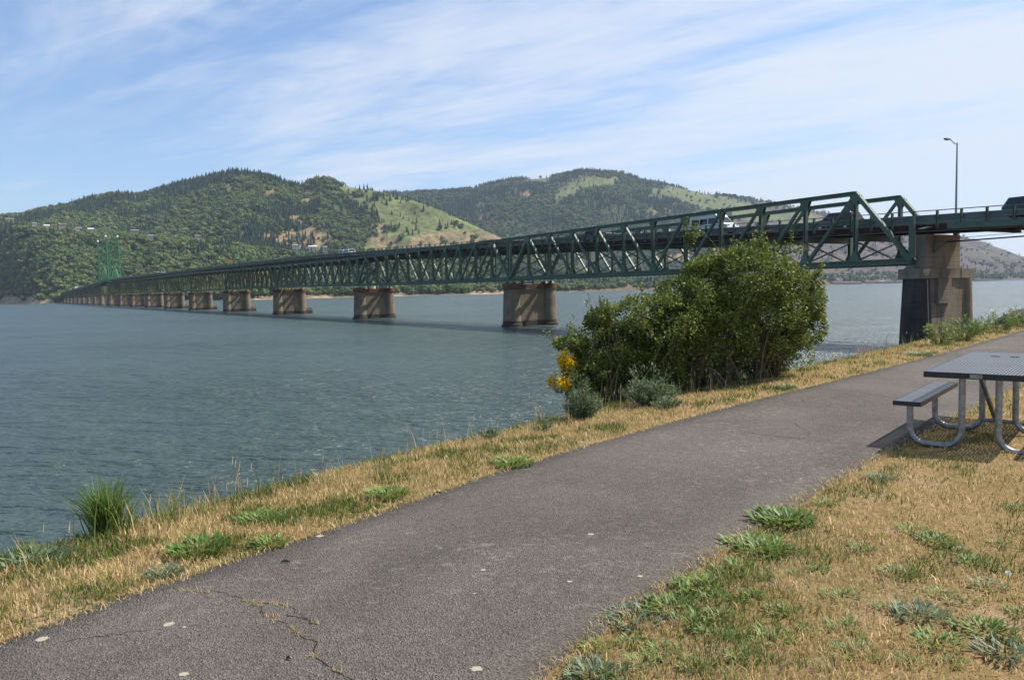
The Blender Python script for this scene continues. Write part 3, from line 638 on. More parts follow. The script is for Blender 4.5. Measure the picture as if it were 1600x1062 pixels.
# piers -------------------------------------------------------------
def ring_pts(k, n, r, z, sq=0.0, seg=20):
    return [BW(k, n, z)+BN3*(r*math.cos(2*math.pi*i/seg))+BD3*(r*math.sin(2*math.pi*i/seg)) for i in range(seg)]
def column_mb(k, n, prof, seg=20):
    m = MB(); c = BW(k, n, 0); m.lathe(c, prof, seg, BRZ); return m
def slab(m, k, n0, n1, s_half, z0, z1, taper=0.0):
    b = [BW(k, n, z0)+BD3*s for n, s in ((n0-taper, -s_half-taper), (n1+taper, -s_half-taper), (n1+taper, s_half+taper), (n0-taper, s_half+taper))]
    t = [BW(k, n, z1)+BD3*s for n, s in ((n0, -s_half), (n1, -s_half), (n1, s_half), (n0, s_half))]
    m.hexa(b, t)
def pier(j):
    k = JT[j]; lift = j in (10, 11)
    ptop = bot_z(k)-0.55
    p = sub('pier', bridge, 'concrete pier under the lift tower with stout columns' if lift else None)
    m = MB(); slab(m, k, 0.5, 7.3, 0.62, -1.5, ptop-0.95, 0.10); m.build('pier_wall', M['concrete'], p)
    for n in (0.25, 7.45):
        R0, R1 = (2.3, 1.6) if lift else (1.50, 1.28)
        column_mb(k, n, [(R0+0.22, -1.5), (R0+0.20, 0.35), (R0, 0.45), (R1, ptop-0.95)]).build('column', M['concrete'], p, smooth=True)
        column_mb(k, n, [(R1+0.05, ptop-0.95), (R1+0.22, ptop-0.88), (R1+0.22, ptop-0.10), (R1+0.12, ptop)]).build('column_cap', M['cap'], p, smooth=True)
    m = MB(); slab(m, k, 1.55, 6.15, 0.80, ptop-0.92, ptop-0.12); m.build('cap_beam', M['cap'], p)
    if 3 <= j <= 6:
        m = MB(); slab(m, k, 8.75, 10.4, 0.9, -1.2, 1.7, 0.25); m.build('footing_block', M['concrete'], p)
    for n in (0.0, WID):
        for ds in (-0.9, 0.9):
            m = MB(); c = BW(k, n, ptop)+BD3*ds; m.hexa([c+BN3*a*0.42+BD3*b*0.42 for a, b in ((-1, -1), (1, -1), (1, 1), (-1, 1))], [c+np.array([0, 0, bot_z(k)-0.2-ptop])+BN3*a*0.2+BD3*b*0.2 for a, b in ((-1, -1), (1, -1), (1, 1), (-1, 1))]); m.build('bearing', M['steel'], p)
    for n in (2.4, 4.6): m = MB(); m.beam(BW(k, n, ptop-0.14), BW(k, n, bot_z(k)-0.1), 0.3, 0.3, BD3); m.build('wind_strut', M['steel'], p)
for j in range(1, 21): pier(j)
# the shore pier: two battered octagonal columns, recessed wall, cap slab, upright shaft
k0 = -0.05
sp = sub('pier', bridge, 'big grey shore pier with battered columns and upright shaft')
m = MB(); slab(m, k0, 0.8, 7.3, 0.70, -1.5, 6.147, 0.12); m.build('pier_wall', M['concrete_shore'], sp)
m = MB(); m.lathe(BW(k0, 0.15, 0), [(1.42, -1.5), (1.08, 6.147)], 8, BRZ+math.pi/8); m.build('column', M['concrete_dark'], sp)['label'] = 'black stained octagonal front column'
m = MB(); m.lathe(BW(k0, 7.85, 0), [(1.22, -1.5), (0.96, 6.147)], 20, BRZ); m.build('column', M['concrete_shore'], sp, smooth=True)
m = MB(); slab(m, k0, -0.95, 1.25, 1.05, 6.15, 7.02); slab(m, k0, 1.253, 6.2, 0.88, 6.15, 7.0); slab(m, k0, 6.203, 8.6, 0.92, 6.15, 7.01); m.build('pier_cap', M['concrete_shore'], sp)
m = MB(); slab(m, k0, 2.0, 4.3, 1.02, 3.9, 6.147); m.build('bracket_block', M['concrete_shore'], sp)
m = MB(); slab(m, k0, 0.85, 6.8, 0.45, 7.022, deck_bot(k0)-0.25, 0.0); m.build('pier_shaft', M['concrete_shore'], sp)
m = MB(); c = BW(JT[0], 0.0, 7.03); m.hexa([c+BN3*a*0.5+BD3*b*0.5 for a, b in ((-1, -1), (1, -1), (1, 1), (-1, 1))], [c+np.array([0, 0, .36])+BN3*a*0.22+BD3*b*0.22 for a, b in ((-1, -1), (1, -1), (1, 1), (-1, 1))]); m.build('bearing', M['steel'], sp)
m = MB()      # pale droppings below the bearing
for i in range(7):
    q = BW(k0, -0.5+0.15*i, 0)-BD3*1.058; m.beam([q[0], q[1], 7.0], [q[0], q[1], 7.0-random.uniform(.2, .9)], 0.07, 0.012, BD3)
m.build('lime_streaks', mat('lime_wash', (0.55, 0.53, 0.48)), sp)
m = MB(); q = BW(k0, 2.2, 0)-BD3*0.53; z = 8.0
m.beam([*q[:2], z+.5], [*q[:2], z+1.5], .16, .16); m.beam([*q[:2], z+1.45], np.array([*q[:2], z+1.45])+BN3*1.3-BD3*.5, .14, .14); m.beam([*q[:2], z+.55], np.array([*q[:2], z+1.4])+BN3*1.2-BD3*.45, .1, .1); m.build('cable_bracket', M['steel'], sp)
m = MB(); 
m.tube([BW(k0, 0.0, 6.0)-BD3*1.10, BW(k0, 0.0, 1.9)-BD3*1.25, BW(k0, 0.3, 1.5)-BD3*1.27, BW(k0, 1.5, 0.3)-BD3*1.2], 0.03, 6); m.build('drain_pipe', mat('old_pipe', (0.45, 0.43, 0.40)), sp)

# trusses -----------------------------------------------------------
NP = 12
def span(j):
    ka, kb = JT[j], JT[j+1]; near = j < 4
    ks = [ka+(kb-ka)*i/NP for i in range(NP+1)]
    sp = sub('truss_span', bridge); rest = MB(); SM = M['steel'] if j < 3 else M['rusty_sunlit_steel']; SM = M['steel'] if j < 3 else M['rusty_sunlit_steel']; th = 1.0 if near else 0.72
    cw = 0.40 if near else 0.42
    vs, ds = [], []
    gap = 0.0016
    for n in (0.0, WID):
        z = lambda k, t: (top_z(k)-0.22 if t else bot_z(k)+0.27)
        P = lambda i, t, n=n: BW(ks[i], n, z(ks[i], t))
        first = 1 if j == 0 else 0
        main = MB()
        for i in range(first, NP): main.ibeam(P(i, 1), P(i+1, 1), cw, 0.42, 0.10) if near else main.beam(P(i, 1), P(i+1, 1), cw, 0.42)
        main.build('top_chord', SM, sp); main = MB()
        for i in range(NP): main.ibeam(P(i, 0), P(i+1, 0), cw+.05, 0.52, 0.11) if near else main.beam(P(i, 0), P(i+1, 0), cw, 0.42)
        main.build('bottom_chord', SM, sp)
        for i in range(1, NP):
            mm = MB(); a, b = P(i, 0)+np.array([0, 0, .26]), P(i, 1)-np.array([0, 0, .21])
            if near: mm.ibeam(a, b, 0.40, 0.32, 0.07, BD3)
            else: mm.beam(a, b, 0.26, 0.22, BD3)
            if near:                                     # flared gusset plates at both ends
                for e, sg in ((b, -1), (a, 1)):
                    for off in (-0.205, 0.205):
                        c = e+BN3*off; mm.prism([c-BD3*.55, c+BD3*.55, c+BD3*.17+np.array([0, 0, sg*.85]), c-BD3*.17+np.array([0, 0, sg*.85])], BN3*0.025)
            vs.append(mm)
        mm = MB(); top_end = z(ks[0], 1) if j else z(ks[0], 0)+3.9
        if j == 0: mm.beam(P(0, 0)+np.array([0, 0, .27]), BW(ks[0], n, top_end), 0.40, 0.42, BD3)
        else: mm.beam(P(0, 0)+np.array([0, 0, .27])+BD3*.32, P(0, 1)-np.array([0, 0, .22])+BD3*.32, 0.38, 0.34, BD3)
        vs.append(mm)
        mm = MB(); mm.beam(P(NP, 0)+np.array([0, 0, .27])-BD3*.32, P(NP, 1)-np.array([0, 0, .22])-BD3*.32, 0.38, 0.34, BD3); vs.append(mm)
        for i in range(NP):
            mm = MB()
            if i == 0: a, b, w = P(0, 0), P(1, 1), 0.46
            elif i == NP-1: a, b, w = P(NP, 0), P(NP-1, 1), 0.46
            elif i < NP//2: a, b, w = P(i, 1), P(i+1, 0), 0.30
            else: a, b, w = P(i+1, 1), P(i, 0), 0.30
            mm.beam(a, b, w*0.85*th, w*th, BN3)
            ds.append(mm)
    for i in range(1 if j == 0 else 0, NP+1):             # floor beams, sway crosses, bottom laterals
        k = ks[i]; zd = min(deck_bot(k), top_z(k)-0.5) if j >= 2 else deck_bot(k); zb = bot_z(k)+0.3
        dz = 0.62
        rest.ibeam(BW(k, 0.22, zd-0.02-dz/2), BW(k, WID-0.22, zd-0.02-dz/2), 0.25, dz, 0.05)
        rest.beam(BW(k, .2, zb), BW(k, WID-.2, zb), 0.2, 0.22)
        zt = zd-0.7
        if zt-zb > 1.5 and (near or i % 3 == 0):
            rest.beam(BW(k, .2, zt), BW(k, WID-.2, zb+.15), .12, .12); rest.beam(BW(k, .2, zb+.15)+BD3*.13, BW(k, WID-.2, zt)+BD3*.13, .12, .12)
        if i < NP:
            rest.beam(BW(k, .2, zb-.02), BW(ks[i+1], WID-.2, bot_z(ks[i+1])+.28), .14, .14); rest.beam(BW(k, WID-.2, zb-.17), BW(ks[i+1], .2, bot_z(ks[i+1])+.13), .14, .14)
            if 2 <= j < 7:                         # mid-height struts of the deck trusses
                zm = lambda q: (top_z(q)+bot_z(q))/2
                for n in (0.24, WID-.24): rest.beam(BW(k, n, zm(k)), BW(ks[i+1], n, zm(ks[i+1])), .12, .14)
    rest.build('cross_bracing', SM, sp)['kind'] = 'stuff'
    if near:
        for q in vs: q.build('vertical_post', SM, sp)
        for q in ds: q.build('diagonal_brace', SM, sp)
    else:
        m = MB()
        for q in vs+ds: m.add(q.v, q.f)
        m.build('web_members', SM, sp)['kind'] = 'stuff'
for j in range(20):
    if j != 10: span(j)                                   # the lift span carries its own arch
for kk in (JT[j] for j in range(2, 9)):                   # bright portal crosses over the deck-truss piers
    m = MB(); za, zb = bot_z(kk)+.5, top_z(kk)-.6
    m.beam(BW(kk, .3, za)+BD3*.35, BW(kk, WID-.3, zb)+BD3*.35, .22, .22); m.beam(BW(kk, .3, zb)+BD3*.6, BW(kk, WID-.3, za)+BD3*.6, .22, .22)
    m.build('portal_cross', M['steel'], bridge)

# deck, stringers, guard rails --------------------------------------
DK = np.r_[np.linspace(-1.15, 3, 84), np.linspace(3.1, 21.2, 180)]
def strip(fn, n0, n1, z0, z1, ks=DK):                      # long box following a height line
    m = MB(); vs = []
    for k in ks: vs += [BW(k, n0, fn(k)+z0), BW(k, n1, fn(k)+z0), BW(k, n1, fn(k)+z1), BW(k, n0, fn(k)+z1)]
    n = len(ks); fs = [(4*i+a, 4*i+(a+1) % 4, 4*i+4+(a+1) % 4, 4*i+4+a) for i in range(n-1) for a in range(4)]
    fs += [(3, 2, 1, 0), tuple(4*(n-1)+a for a in range(4))]
    m.add(vs, fs); return m
E_IN = 0.72
deckm = strip(road_z, E_IN, WID-E_IN, -0.16, 0.0).build('road_deck', M['guard'], bridge)
for n in (E_IN+0.02, 2.3, 3.8, 5.3, WID-E_IN-0.22): 
    m = strip(road_z, n, n+0.20, -0.72, -0.163); m.build('stringer', M['deck'], deckm)
for n in (E_IN-0.10, WID-E_IN-0.30):
    strip(road_z, n, n+0.40, -0.78, -0.724).build('stringer_flange', M['guard'], deckm)
def wbeam(n, side):
    m = MB(); 
    for zc in (-0.50, -0.78):
        for k0_, k1_ in zip(DK[:-1], DK[1:]):
            pass
    vs = []; prof = [(0.0, -0.92), (0.05, -0.86), (0.0, -0.80), (0.0, -0.70), (0.05, -0.64), (0.0, -0.58), (0.0, -0.50), (0.05, -0.44), (0.0, -0.38), (-0.02, -0.38), (-0.02, -0.92)]
    np_ = len(prof)
    for k in DK: vs += [BW(k, n+a*side, rail_z(k)+b) for a, b in prof]
    fs = [(np_*i+a, np_*i+(a+1) % np_, np_*(i+1)+(a+1) % np_, np_*(i+1)+a) for i in range(len(DK)-1) for a in range(np_)]
    m.add(vs, fs); return m
gf = wbeam(E_IN-0.05, -1).build('guard_rail', M['guard'], bridge, fix=True); gb = wbeam(WID-E_IN+0.05, 1).build('guard_rail', M['guard'], bridge, fix=True)
for n in (E_IN-0.20, WID-E_IN+0.20): 
    m = MB()
    for a, b in zip(DK[:-1], DK[1:]): m.beam(BW(a, n, rail_z(a)-0.03), BW(b, n, rail_z(b)-0.03), 0.07, 0.075)
    m.build('top_rail', M['guard'], bridge)
def rail_post(k, n, side):
    m = MB(); a = BW(k, n, rail_z(k)-1.62); b = BW(k, n, rail_z(k)-0.075); m.ibeam(a, b, 0.20, 0.17, 0.025, BD3)
    m.beam(BW(k, n, rail_z(k)-1.5)-BN3*side*0.0, BW(k, n, rail_z(k)-1.5)+BN3*0.28*-side, 0.12, 0.1); return m
pk = np.arange(-1.1, 21.1, 2.05/SPAN); cnt = 0; far = MB()
for k in pk:
    for n, sd in ((E_IN-0.20, -1), (WID-E_IN+0.20, 1)):
        if -0.4 < k < 4.6 and (sd < 0 or k < 2.2) and cnt < 290:
            rail_post(k, n, sd).build('rail_post', M['steel'], bridge); cnt += 1
        else: far.beam(BW(k, n, rail_z(k)-1.62), BW(k, n, rail_z(k)-0.075), 0.20, 0.16, BD3)
o = far.build('far_rail_posts', M['steel'], bridge); o['kind'] = 'stuff'
# approach girders on the land side of the shore pier
AK = np.linspace(-1.15, JT[0]-0.045, 24)
for n in (E_IN-0.42, WID-E_IN+0.12):
    m = strip(road_z, n, n+0.30, -0.60, -0.17, AK); g = m.build('fascia_girder', M['steel'], bridge)
    strip(road_z, n-0.06, n+0.36, -0.66, -0.604, AK).build('girder_flange', M['guard'], g)
m = MB()
for k in np.arange(-1.1, JT[0]-0.06, 0.042): m.beam(BW(k, 0.5, road_z(k)-0.90), BW(k, WID-.5, road_z(k)-0.90), 0.26, 0.22)
m.build('floor_beams', M['deck'], bridge)['kind'] = 'stuff'
m = MB(); kq = k0; pts = [BW(kq, n, deck_bot(kq)+0.14+dz)-BD3*(0.9) for n, dz in ((-0.9, 0.0), (0.6, 0.22), (4.6, -.02), (6.0, 0.2))]
for a, b in zip(pts[:-1], pts[1:]): m.beam(a, b, 0.5, 0.06)
m.build('drip_sheet', M['guard'], bridge)
m = MB(); slab(m, -0.62, 0.8, 6.8, 0.6, 2.5, road_z(-0.62)-1.02); m.build('land_pier', M['concrete_shore'], bridge)

# lift towers -------------------------------------------------------
def tower(k, flip):
    zb = road_z(k)-1.0; zt = 51.5; legs = []
    m = MB(); lean = 1.6
    L = {}
    for n in (-0.35, WID+0.35):
        for e in (0, 1):
            s = 0.0 if e == 0 else 7.5*flip
            a = BW(k, n, zb)+BD3*s; b = BW(k, n, zt)+BD3*(s*0.55); L[(n, e)] = (a, b)
    t = None
    for key, (a, b) in L.items():
        mm = MB(); mm.beam(a, b, 1.15 if key[1] == 0 else 0.7, 1.15 if key[1] == 0 else .7, BD3)
        o = mm.build('tower_leg', M['tower'], bridge if t is None else t)
        if t is None: t = o; t['label'] = 'lift tower leg with sloping back leg'
    for A, B in (((-.35, 0), (WID+.35, 0)), ((-.35, 1), (WID+.35, 1)), ((-.35, 0), (-.35, 1)), ((WID+.35, 0), (WID+.35, 1))):
        mm = MB(); p0, p1 = L[A]; q0, q1 = L[B]; N = 5
        lo = 0.32 if A[0] != B[0] else 0.0
        for i in range(N+1):
            u = lo+(1-lo)*i/N; a, b = p0+(p1-p0)*u, q0+(q1-q0)*u
            mm.beam(a, b, .4, .4)
            if i < N:
                u2 = lo+(1-lo)*(i+1)/N; mm.beam(a, q0+(q1-q0)*u2, .4, .4); mm.beam(b, p0+(p1-p0)*u2, .4, .4)
        mm.build('tower_bracing', M['tower'], t)
    for n in (-.35, WID+.35):                             # sheave wheels with pale counterweight domes
        mm = MB(); c = BW(k, n, zt+1.2)+BD3*2*flip; mm.tube([c-BN3*.3, c+BN3*.3], 1.5, 16); mm.build('sheave', M['tower'], t)
        mm = MB(); c = BW(k, n, zt+2.9)+BD3*0.2*flip; mm.lathe(c, [(0.75, -.5), (0.8, 0.2), (.45, .75), (.05, .95)], 10); mm.build('lamp_globe', M['white_paint'], t, smooth=True)
    mm = MB(); a = BW(k, -.3, zt-.1); b = BW(k, WID+.3, zt-.1)
    mm.beam(a+BD3*2*flip, b+BD3*2*flip, 4.2, .25); 
    for i in range(8): q = a+(b-a)*i/7; mm.beam(q, q+np.array([0, 0, 1.2]), .1, .1)
    mm.beam(a+np.array([0, 0, 1.2]), b+np.array([0, 0, 1.2]), .1, .1); mm.build('machinery_platform', M['tower'], t)
M['tower'] = m_noise('fresh_green_paint', (0.056, 0.150, 0.070), (0.080, 0.195, 0.095), 0.3, 0.5)
tower(JT[10]+0.02, -1); tower(JT[11]-0.02, 1)
m = MB()                                                   # arched through truss of the lift span
la, lb = JT[10]+0.06, JT[11]-0.06; nA_ = 12
for n in (-0.1, WID+.1):
    prev = None
    for i in range(nA_+1):
        k = la+(lb-la)*i/nA_; zt = road_z(k)+0.6+11.0*math.sin(math.pi*i/nA_)**0.75; a = BW(k, n, road_z(k)-.6); b = BW(k, n, zt)
        m.beam(a, b, .4, .4, BD3)
        if prev is not None: m.beam(prev[1], b, .7, .6); m.beam(prev[0], b if i % 2 else a, .3, .3) if i % 2 else m.beam(prev[1], a, .3, .3)
        prev = (a, b)
m.build('lift_span_arch', M['tower'], bridge)

# lamps on the bridge -------------------------------------------------
def lamp(x, y_top, label, n=WID-0.35, lean=0):
    kt, P = bridge_at(x, y_top, n); zb = road_z(kt)-0.3; base = BW(kt, n, zb); zt = P[2]
    t = thing('street_lamp', label, 'street lamp', base, 'street lamps along the bridge')
    m = MB(); m.tube([base, base+np.array([0, 0, (zt-zb)*.5]), np.array([base[0], base[1], zt])], [.11, .085, .06], 8); m.lathe(base, [(.2, 0), (.2, .06), (.13, .3)], 8); m.build('pole', M['lamp'], t, smooth=True)
    tip = -BN3*1.5+BD3*0.15; top = np.array([base[0], base[1], zt-.12])
    m = MB(); m.tube([top, top+tip*.25+np.array([0, 0, -.0]), top+tip*.6+np.array([0, 0, .28]), top+tip*.8+np.array([0, 0, .33])], [.05, .045, .04, .04], 6); m.build('lamp_arm', M['lamp'], t)
    m = MB(); a = top+tip*.75+np.array([0, 0, .33]); b = top+tip*1.22+np.array([0, 0, .36]); m.beam(a, b, .26, .12); m.beam(a+(b-a)*.3-np.array([0, 0, .08]), a+(b-a)*.95-np.array([0, 0, .08]), .2, .05); m.build('lamp_head', M['lamp'], t)
for x, y, lab in [(1495.5, 223, 'tall street lamp standing alone against the sky near the shore pier'), (860, 313, 'street lamp rising above the second truss span in front of the far hill'),
                  (604, 349, 'street lamp in front of the tan hillside meadow patch'), (467, 368, 'street lamp beside the pale house roofs behind the deck'), (383, 384, 'street lamp just right of the larger yellow warning sign'),
                  (323, 394, 'street lamp between the larger yellow sign and the smaller one'), (280.5, 402, 'street lamp just right of the smaller yellow warning sign'), (248, 409, 'street lamp just left of the small white truck'),
                  (222, 413, 'street lamp second to the right of the lift tower'), (206, 417, 'street lamp next to the right leg of the lift tower')]:
    lamp(x, y, lab)

# yellow warning signs -------------------------------------------------
def sign(x, y, size, label):
    k, P = bridge_at(x, y, 0.2); base = BW(k, 0.2, road_z(k)); c = BW(k, 0.2, P[2])
    t = thing('warning_sign', label, 'road sign', base, 'yellow diamond signs on the bridge')
    m = MB(); m.beam(base, c-BD3*.06, .1, .1, BD3); m.build('sign_post', M['galv'], t)
    f = -BD3; m = MB(); up = np.array([0, 0, 1.0]); h = size/2
    ff = (BN3*-0.55-BD3*0.83); ss = np.cross(up, ff); ss /= np.linalg.norm(ss)
    m.prism([c+ss*h, c+up*h, c-ss*h, c-up*h], ff*0.04); pl = m.build('sign_plate', M['yellow_sign'], t)
    m = MB(); c2 = c+ff*.026; m.prism([c2+ss*h*.16+up*h*.1, c2+up*h*.42, c2-ss*h*.16+up*h*.1], ff*.008); m.beam(c2-up*h*.4, c2+up*h*.1, h*.12, .008, ff); m.build('arrow_symbol', M['black'], pl)
sign(355.5, 408, 1.9, 'larger yellow diamond warning sign standing above the bridge deck')
sign(267, 420, 1.9, 'smaller far yellow diamond warning sign beside the white truck')

# vehicles on the bridge ------------------------------------------------
def vehicle(name, label, cat, prof, glass, length, width, paint, k, n, heading, cab=None, roof_h=None, wheel=0.36, belt=1.0, xtra=None):
    """prof: side outline (x forward, z up); glass: list of side window polygons"""
    t = thing(name, label, cat, (0, 0, 0))
    top = max(z for x, z in prof)
    def hw(z): return width/2*(1-0.14*max(0.0, (z-belt)/(top-belt+1e-6)))
    m = MB(); nP = len(prof); L_ = [(x, hw(z), z) for x, z in prof]; R_ = [(x, -hw(z), z) for x, z in prof]
    m.add(L_+R_, [tuple(range(nP)), tuple(range(2*nP-1, nP-1, -1))]+[(i, nP+i, nP+(i+1) % nP, (i+1) % nP) for i in range(nP)])
    body = m.build('body', paint, t, fix=True)
    md = body.modifiers.new('edges', 'BEVEL'); md.width = 0.05; md.segments = 2; md.limit_method = 'ANGLE'; md.angle_limit = R(35)
    for g in glass:
        if g[0] == 'side':
            for sgn in (1, -1):
                m = MB(); pts = [(x, sgn*(hw(z)+0.004), z) for x, z in g[1]]; m.prism(pts, (0, 0.024, 0)); m.build('side_window', M['glass'], t, fix=True)
        else:                                            # windscreen: between two profile points
            (x0, z0), (x1, z1) = g[1]; m = MB(); d = np.array([z1-z0, 0, x0-x1]); d = d/np.linalg.norm(d)*(1 if g[0] == 'front' else 1)
            if g[0] == 'front' and d[0] < 0 or g[0] == 'rear' and d[0] > 0: d = -d
            q = [np.array([x0, hw(z0)*.9, z0]), np.array([x0, -hw(z0)*.9, z0]), np.array([x1, -hw(z1)*.88, z1]), np.array([x1, hw(z1)*.88, z1])]
            m.prism([p+d*0.012 for p in q], d*0.02); m.build('windscreen' if g[0] == 'front' else 'rear_window', M['glass'], t, fix=True)
    for x in (length*0.30, -length*0.31):
        for sgn in (1, -1):
            m = MB(); c = np.array([x, sgn*(width/2-0.13), wheel]); m.tube([c-np.array([0, .12, 0]), c+np.array([0, .12, 0])], wheel, 18); w = m.build('wheel', M['tyre'], t)
            m = MB(); m.tube([c+np.array([0, sgn*.10, 0]), c+np.array([0, sgn*.128, 0])], wheel*.58, 14); m.build('rim', M['chrome'], w)
    xf = max(x for x, z in prof); xr = min(x for x, z in prof)
    for sgn in (1, -1):
        m = MB(); m.box((xf-0.10, sgn*(width/2-.28), belt-.22), (.12, .34, .16)); m.build('headlight', M['chrome'], t)
        m = MB(); m.box((xr+0.01, sgn*(width/2-.16), belt-.1), (.08, .16, .34)); m.build('tail_light', m_red, t)
        m = MB(); m.box((length*.16, sgn*(width/2+.10), belt+.12), (.12, .18, .14)); m.build('mirror', paint, t)
    m = MB(); m.box((xf-.02, 0, .48), (.10, width*.9, .2)); m.build('bumper', M['black'], t)
    if xtra: xtra(t)
    P = BW(k, n, road_z(k)+0.004); d = BD*(-1 if heading < 0 else 1); t.location = P; t.rotation_euler = (0, 0, math.atan2(d[1], d[0]))
    return t
m_red = m_noise('red_lens', (0.30, 0.010, 0.010), (0.36, 0.014, 0.012), 4, 0.25)
van_prof = [(-2.9, .38), (2.75, .38), (2.95, .62), (2.90, .95), (2.15, 1.22), (1.35, 2.02), (0.85, 2.62), (-2.45, 2.82), (-2.85, 2.55), (-2.95, 1.1)]
kv, _ = bridge_at(1115, 350, 2.1)
vehicle('camper_van', 'white high-roofed camper van driving behind the green truss', 'van', van_prof,
        [('side', [(-2.55, 1.22), (-1.35, 1.22), (-1.35, 1.86), (-2.5, 1.86)]), ('side', [(-1.2, 1.22), (-0.1, 1.22), (-0.1, 1.86), (-1.2, 1.86)]), ('side', [(0.05, 1.22), (1.75, 1.22), (1.22, 1.86), (0.05, 1.86)]), ('front', [(2.10, 1.26), (1.38, 1.98)]), ('rear', [(-2.94, 1.25), (-2.87, 1.95)])], 5.9, 2.05, M['white_paint'], kv, 2.1, -1, wheel=.37, belt=1.15)
suv_prof = [(-2.35, .40), (2.30, .40), (2.42, .70), (2.35, .98), (1.25, 1.12), (0.55, 1.70), (0.2, 1.78), (-1.95, 1.76), (-2.3, 1.15), (-2.40, .8)]
suv_glass = [('side', [(-2.0, 1.14), (-1.15, 1.14), (-1.15, 1.60), (-1.82, 1.60)]), ('side', [(-1.05, 1.14), (-0.1, 1.14), (-0.1, 1.62), (-1.05, 1.62)]), ('side', [(0.0, 1.14), (1.0, 1.14), (0.52, 1.62), (0.0, 1.62)]), ('front', [(1.20, 1.15), (0.58, 1.67)]), ('rear', [(-2.28, 1.18), (-1.98, 1.70)])]
kv, _ = bridge_at(937, 366, 2.1); vehicle('dark_suv', 'dark car with bright bonnet crossing the middle of the first truss span', 'car', suv_prof, suv_glass, 4.8, 1.95, M['dark_paint'], kv, 2.1, -1)
kv, _ = bridge_at(1309, 342, 5.4); vehicle('maroon_suv', 'dark maroon car behind the end panel of the truss', 'car', suv_prof, suv_glass, 4.8, 1.95, M['maroon_paint'], kv, 5.4, 1)
kv, _ = bridge_at(1624, 316, 2.6); vehicle('black_suv', 'black car at the right edge driving on the approach span', 'car', suv_prof, suv_glass, 4.9, 2.0, M['dark_paint'], kv, 2.6, -1)
pick_prof = [(-2.7, .42), (2.55, .42), (2.68, .75), (2.6, 1.05), (1.5, 1.15), (0.85, 1.78), (-0.5, 1.80), (-0.62, 1.12), (-2.65, 1.10), (-2.75, .8)]
kv, _ = bridge_at(254.5, 423, 2.0)
vehicle('pickup_truck', 'small white truck far along the deck between the two yellow signs', 'truck', pick_prof, [('side', [(-0.45, 1.18), (0.35, 1.18), (.35, 1.68), (-.4, 1.68)]), ('side', [(.42, 1.18), (1.3, 1.18), (.88, 1.68), (.42, 1.68)]), ('front', [(1.46, 1.18), (.88, 1.74)])], 5.4, 2.0, M['white_paint'], kv, 2.0, -1)
def box_body(t):
    m = MB(); m.box((-1.2, 0, 2.05), (5.0, 2.4, 2.5)); m.build('cargo_box', M['white_paint'], t)
kv, _ = bridge_at(119, 449, 2.0)
vehicle('box_truck', 'white box truck at the far end of the bridge left of the tower', 'truck', [(-3.7, .6), (3.3, .6), (3.4, 1.0), (3.2, 1.5), (2.7, 2.3), (1.45, 2.35), (1.4, .85), (-3.7, .8)], [('front', [(3.18, 1.55), (2.74, 2.22)]), ('side', [(1.7, 1.5), (2.95, 1.5), (2.6, 2.15), (1.7, 2.15)])], 6.8, 2.2, M['white_paint'], kv, 2.0, -1, wheel=.45, belt=1.4, xtra=box_body)
for x, lab in ((537, 'white car roof showing over the rail, left one of two'), (545, 'white car roof showing over the rail, right one of two')):
    kv, _ = bridge_at(x, 397, 5.5); vehicle('white_car', lab, 'car', suv_prof, suv_glass, 4.6, 1.9, M['white_paint'], kv, 5.5, 1)

# power cables strung from the shore pier ---------------------------------
def cable(name, label, a, b, r, sag):
    pts = [np.array(a)*(1-u)+np.array(b)*u-np.array([0, 0, sag*4*u*(1-u)]) for u in np.linspace(0, 1, 24)]
    m = MB(); m.tube(pts, r, 6); o = m.build(name, M['black'], None); tag(o, label, 'cable'); return o
q = BW(k0, 2.2, 0)-BD3*0.53
kc, P = bridge_at(1640, 391, 2.4); cable('power_cable', 'thick dark cable running right from the bracket on the shore pier', np.array([*q[:2], 9.42])+BN3*1.2-BD3*.45, np.array([62, 44, 10.6]), 0.07, 0.15)
cable('thin_wire', 'thin wire above the thick cable beside the shore pier', BW(k0, 6.85, 9.9)-BD3*.3, np.array([64, 50, 11.6]), 0.022, 0.2)

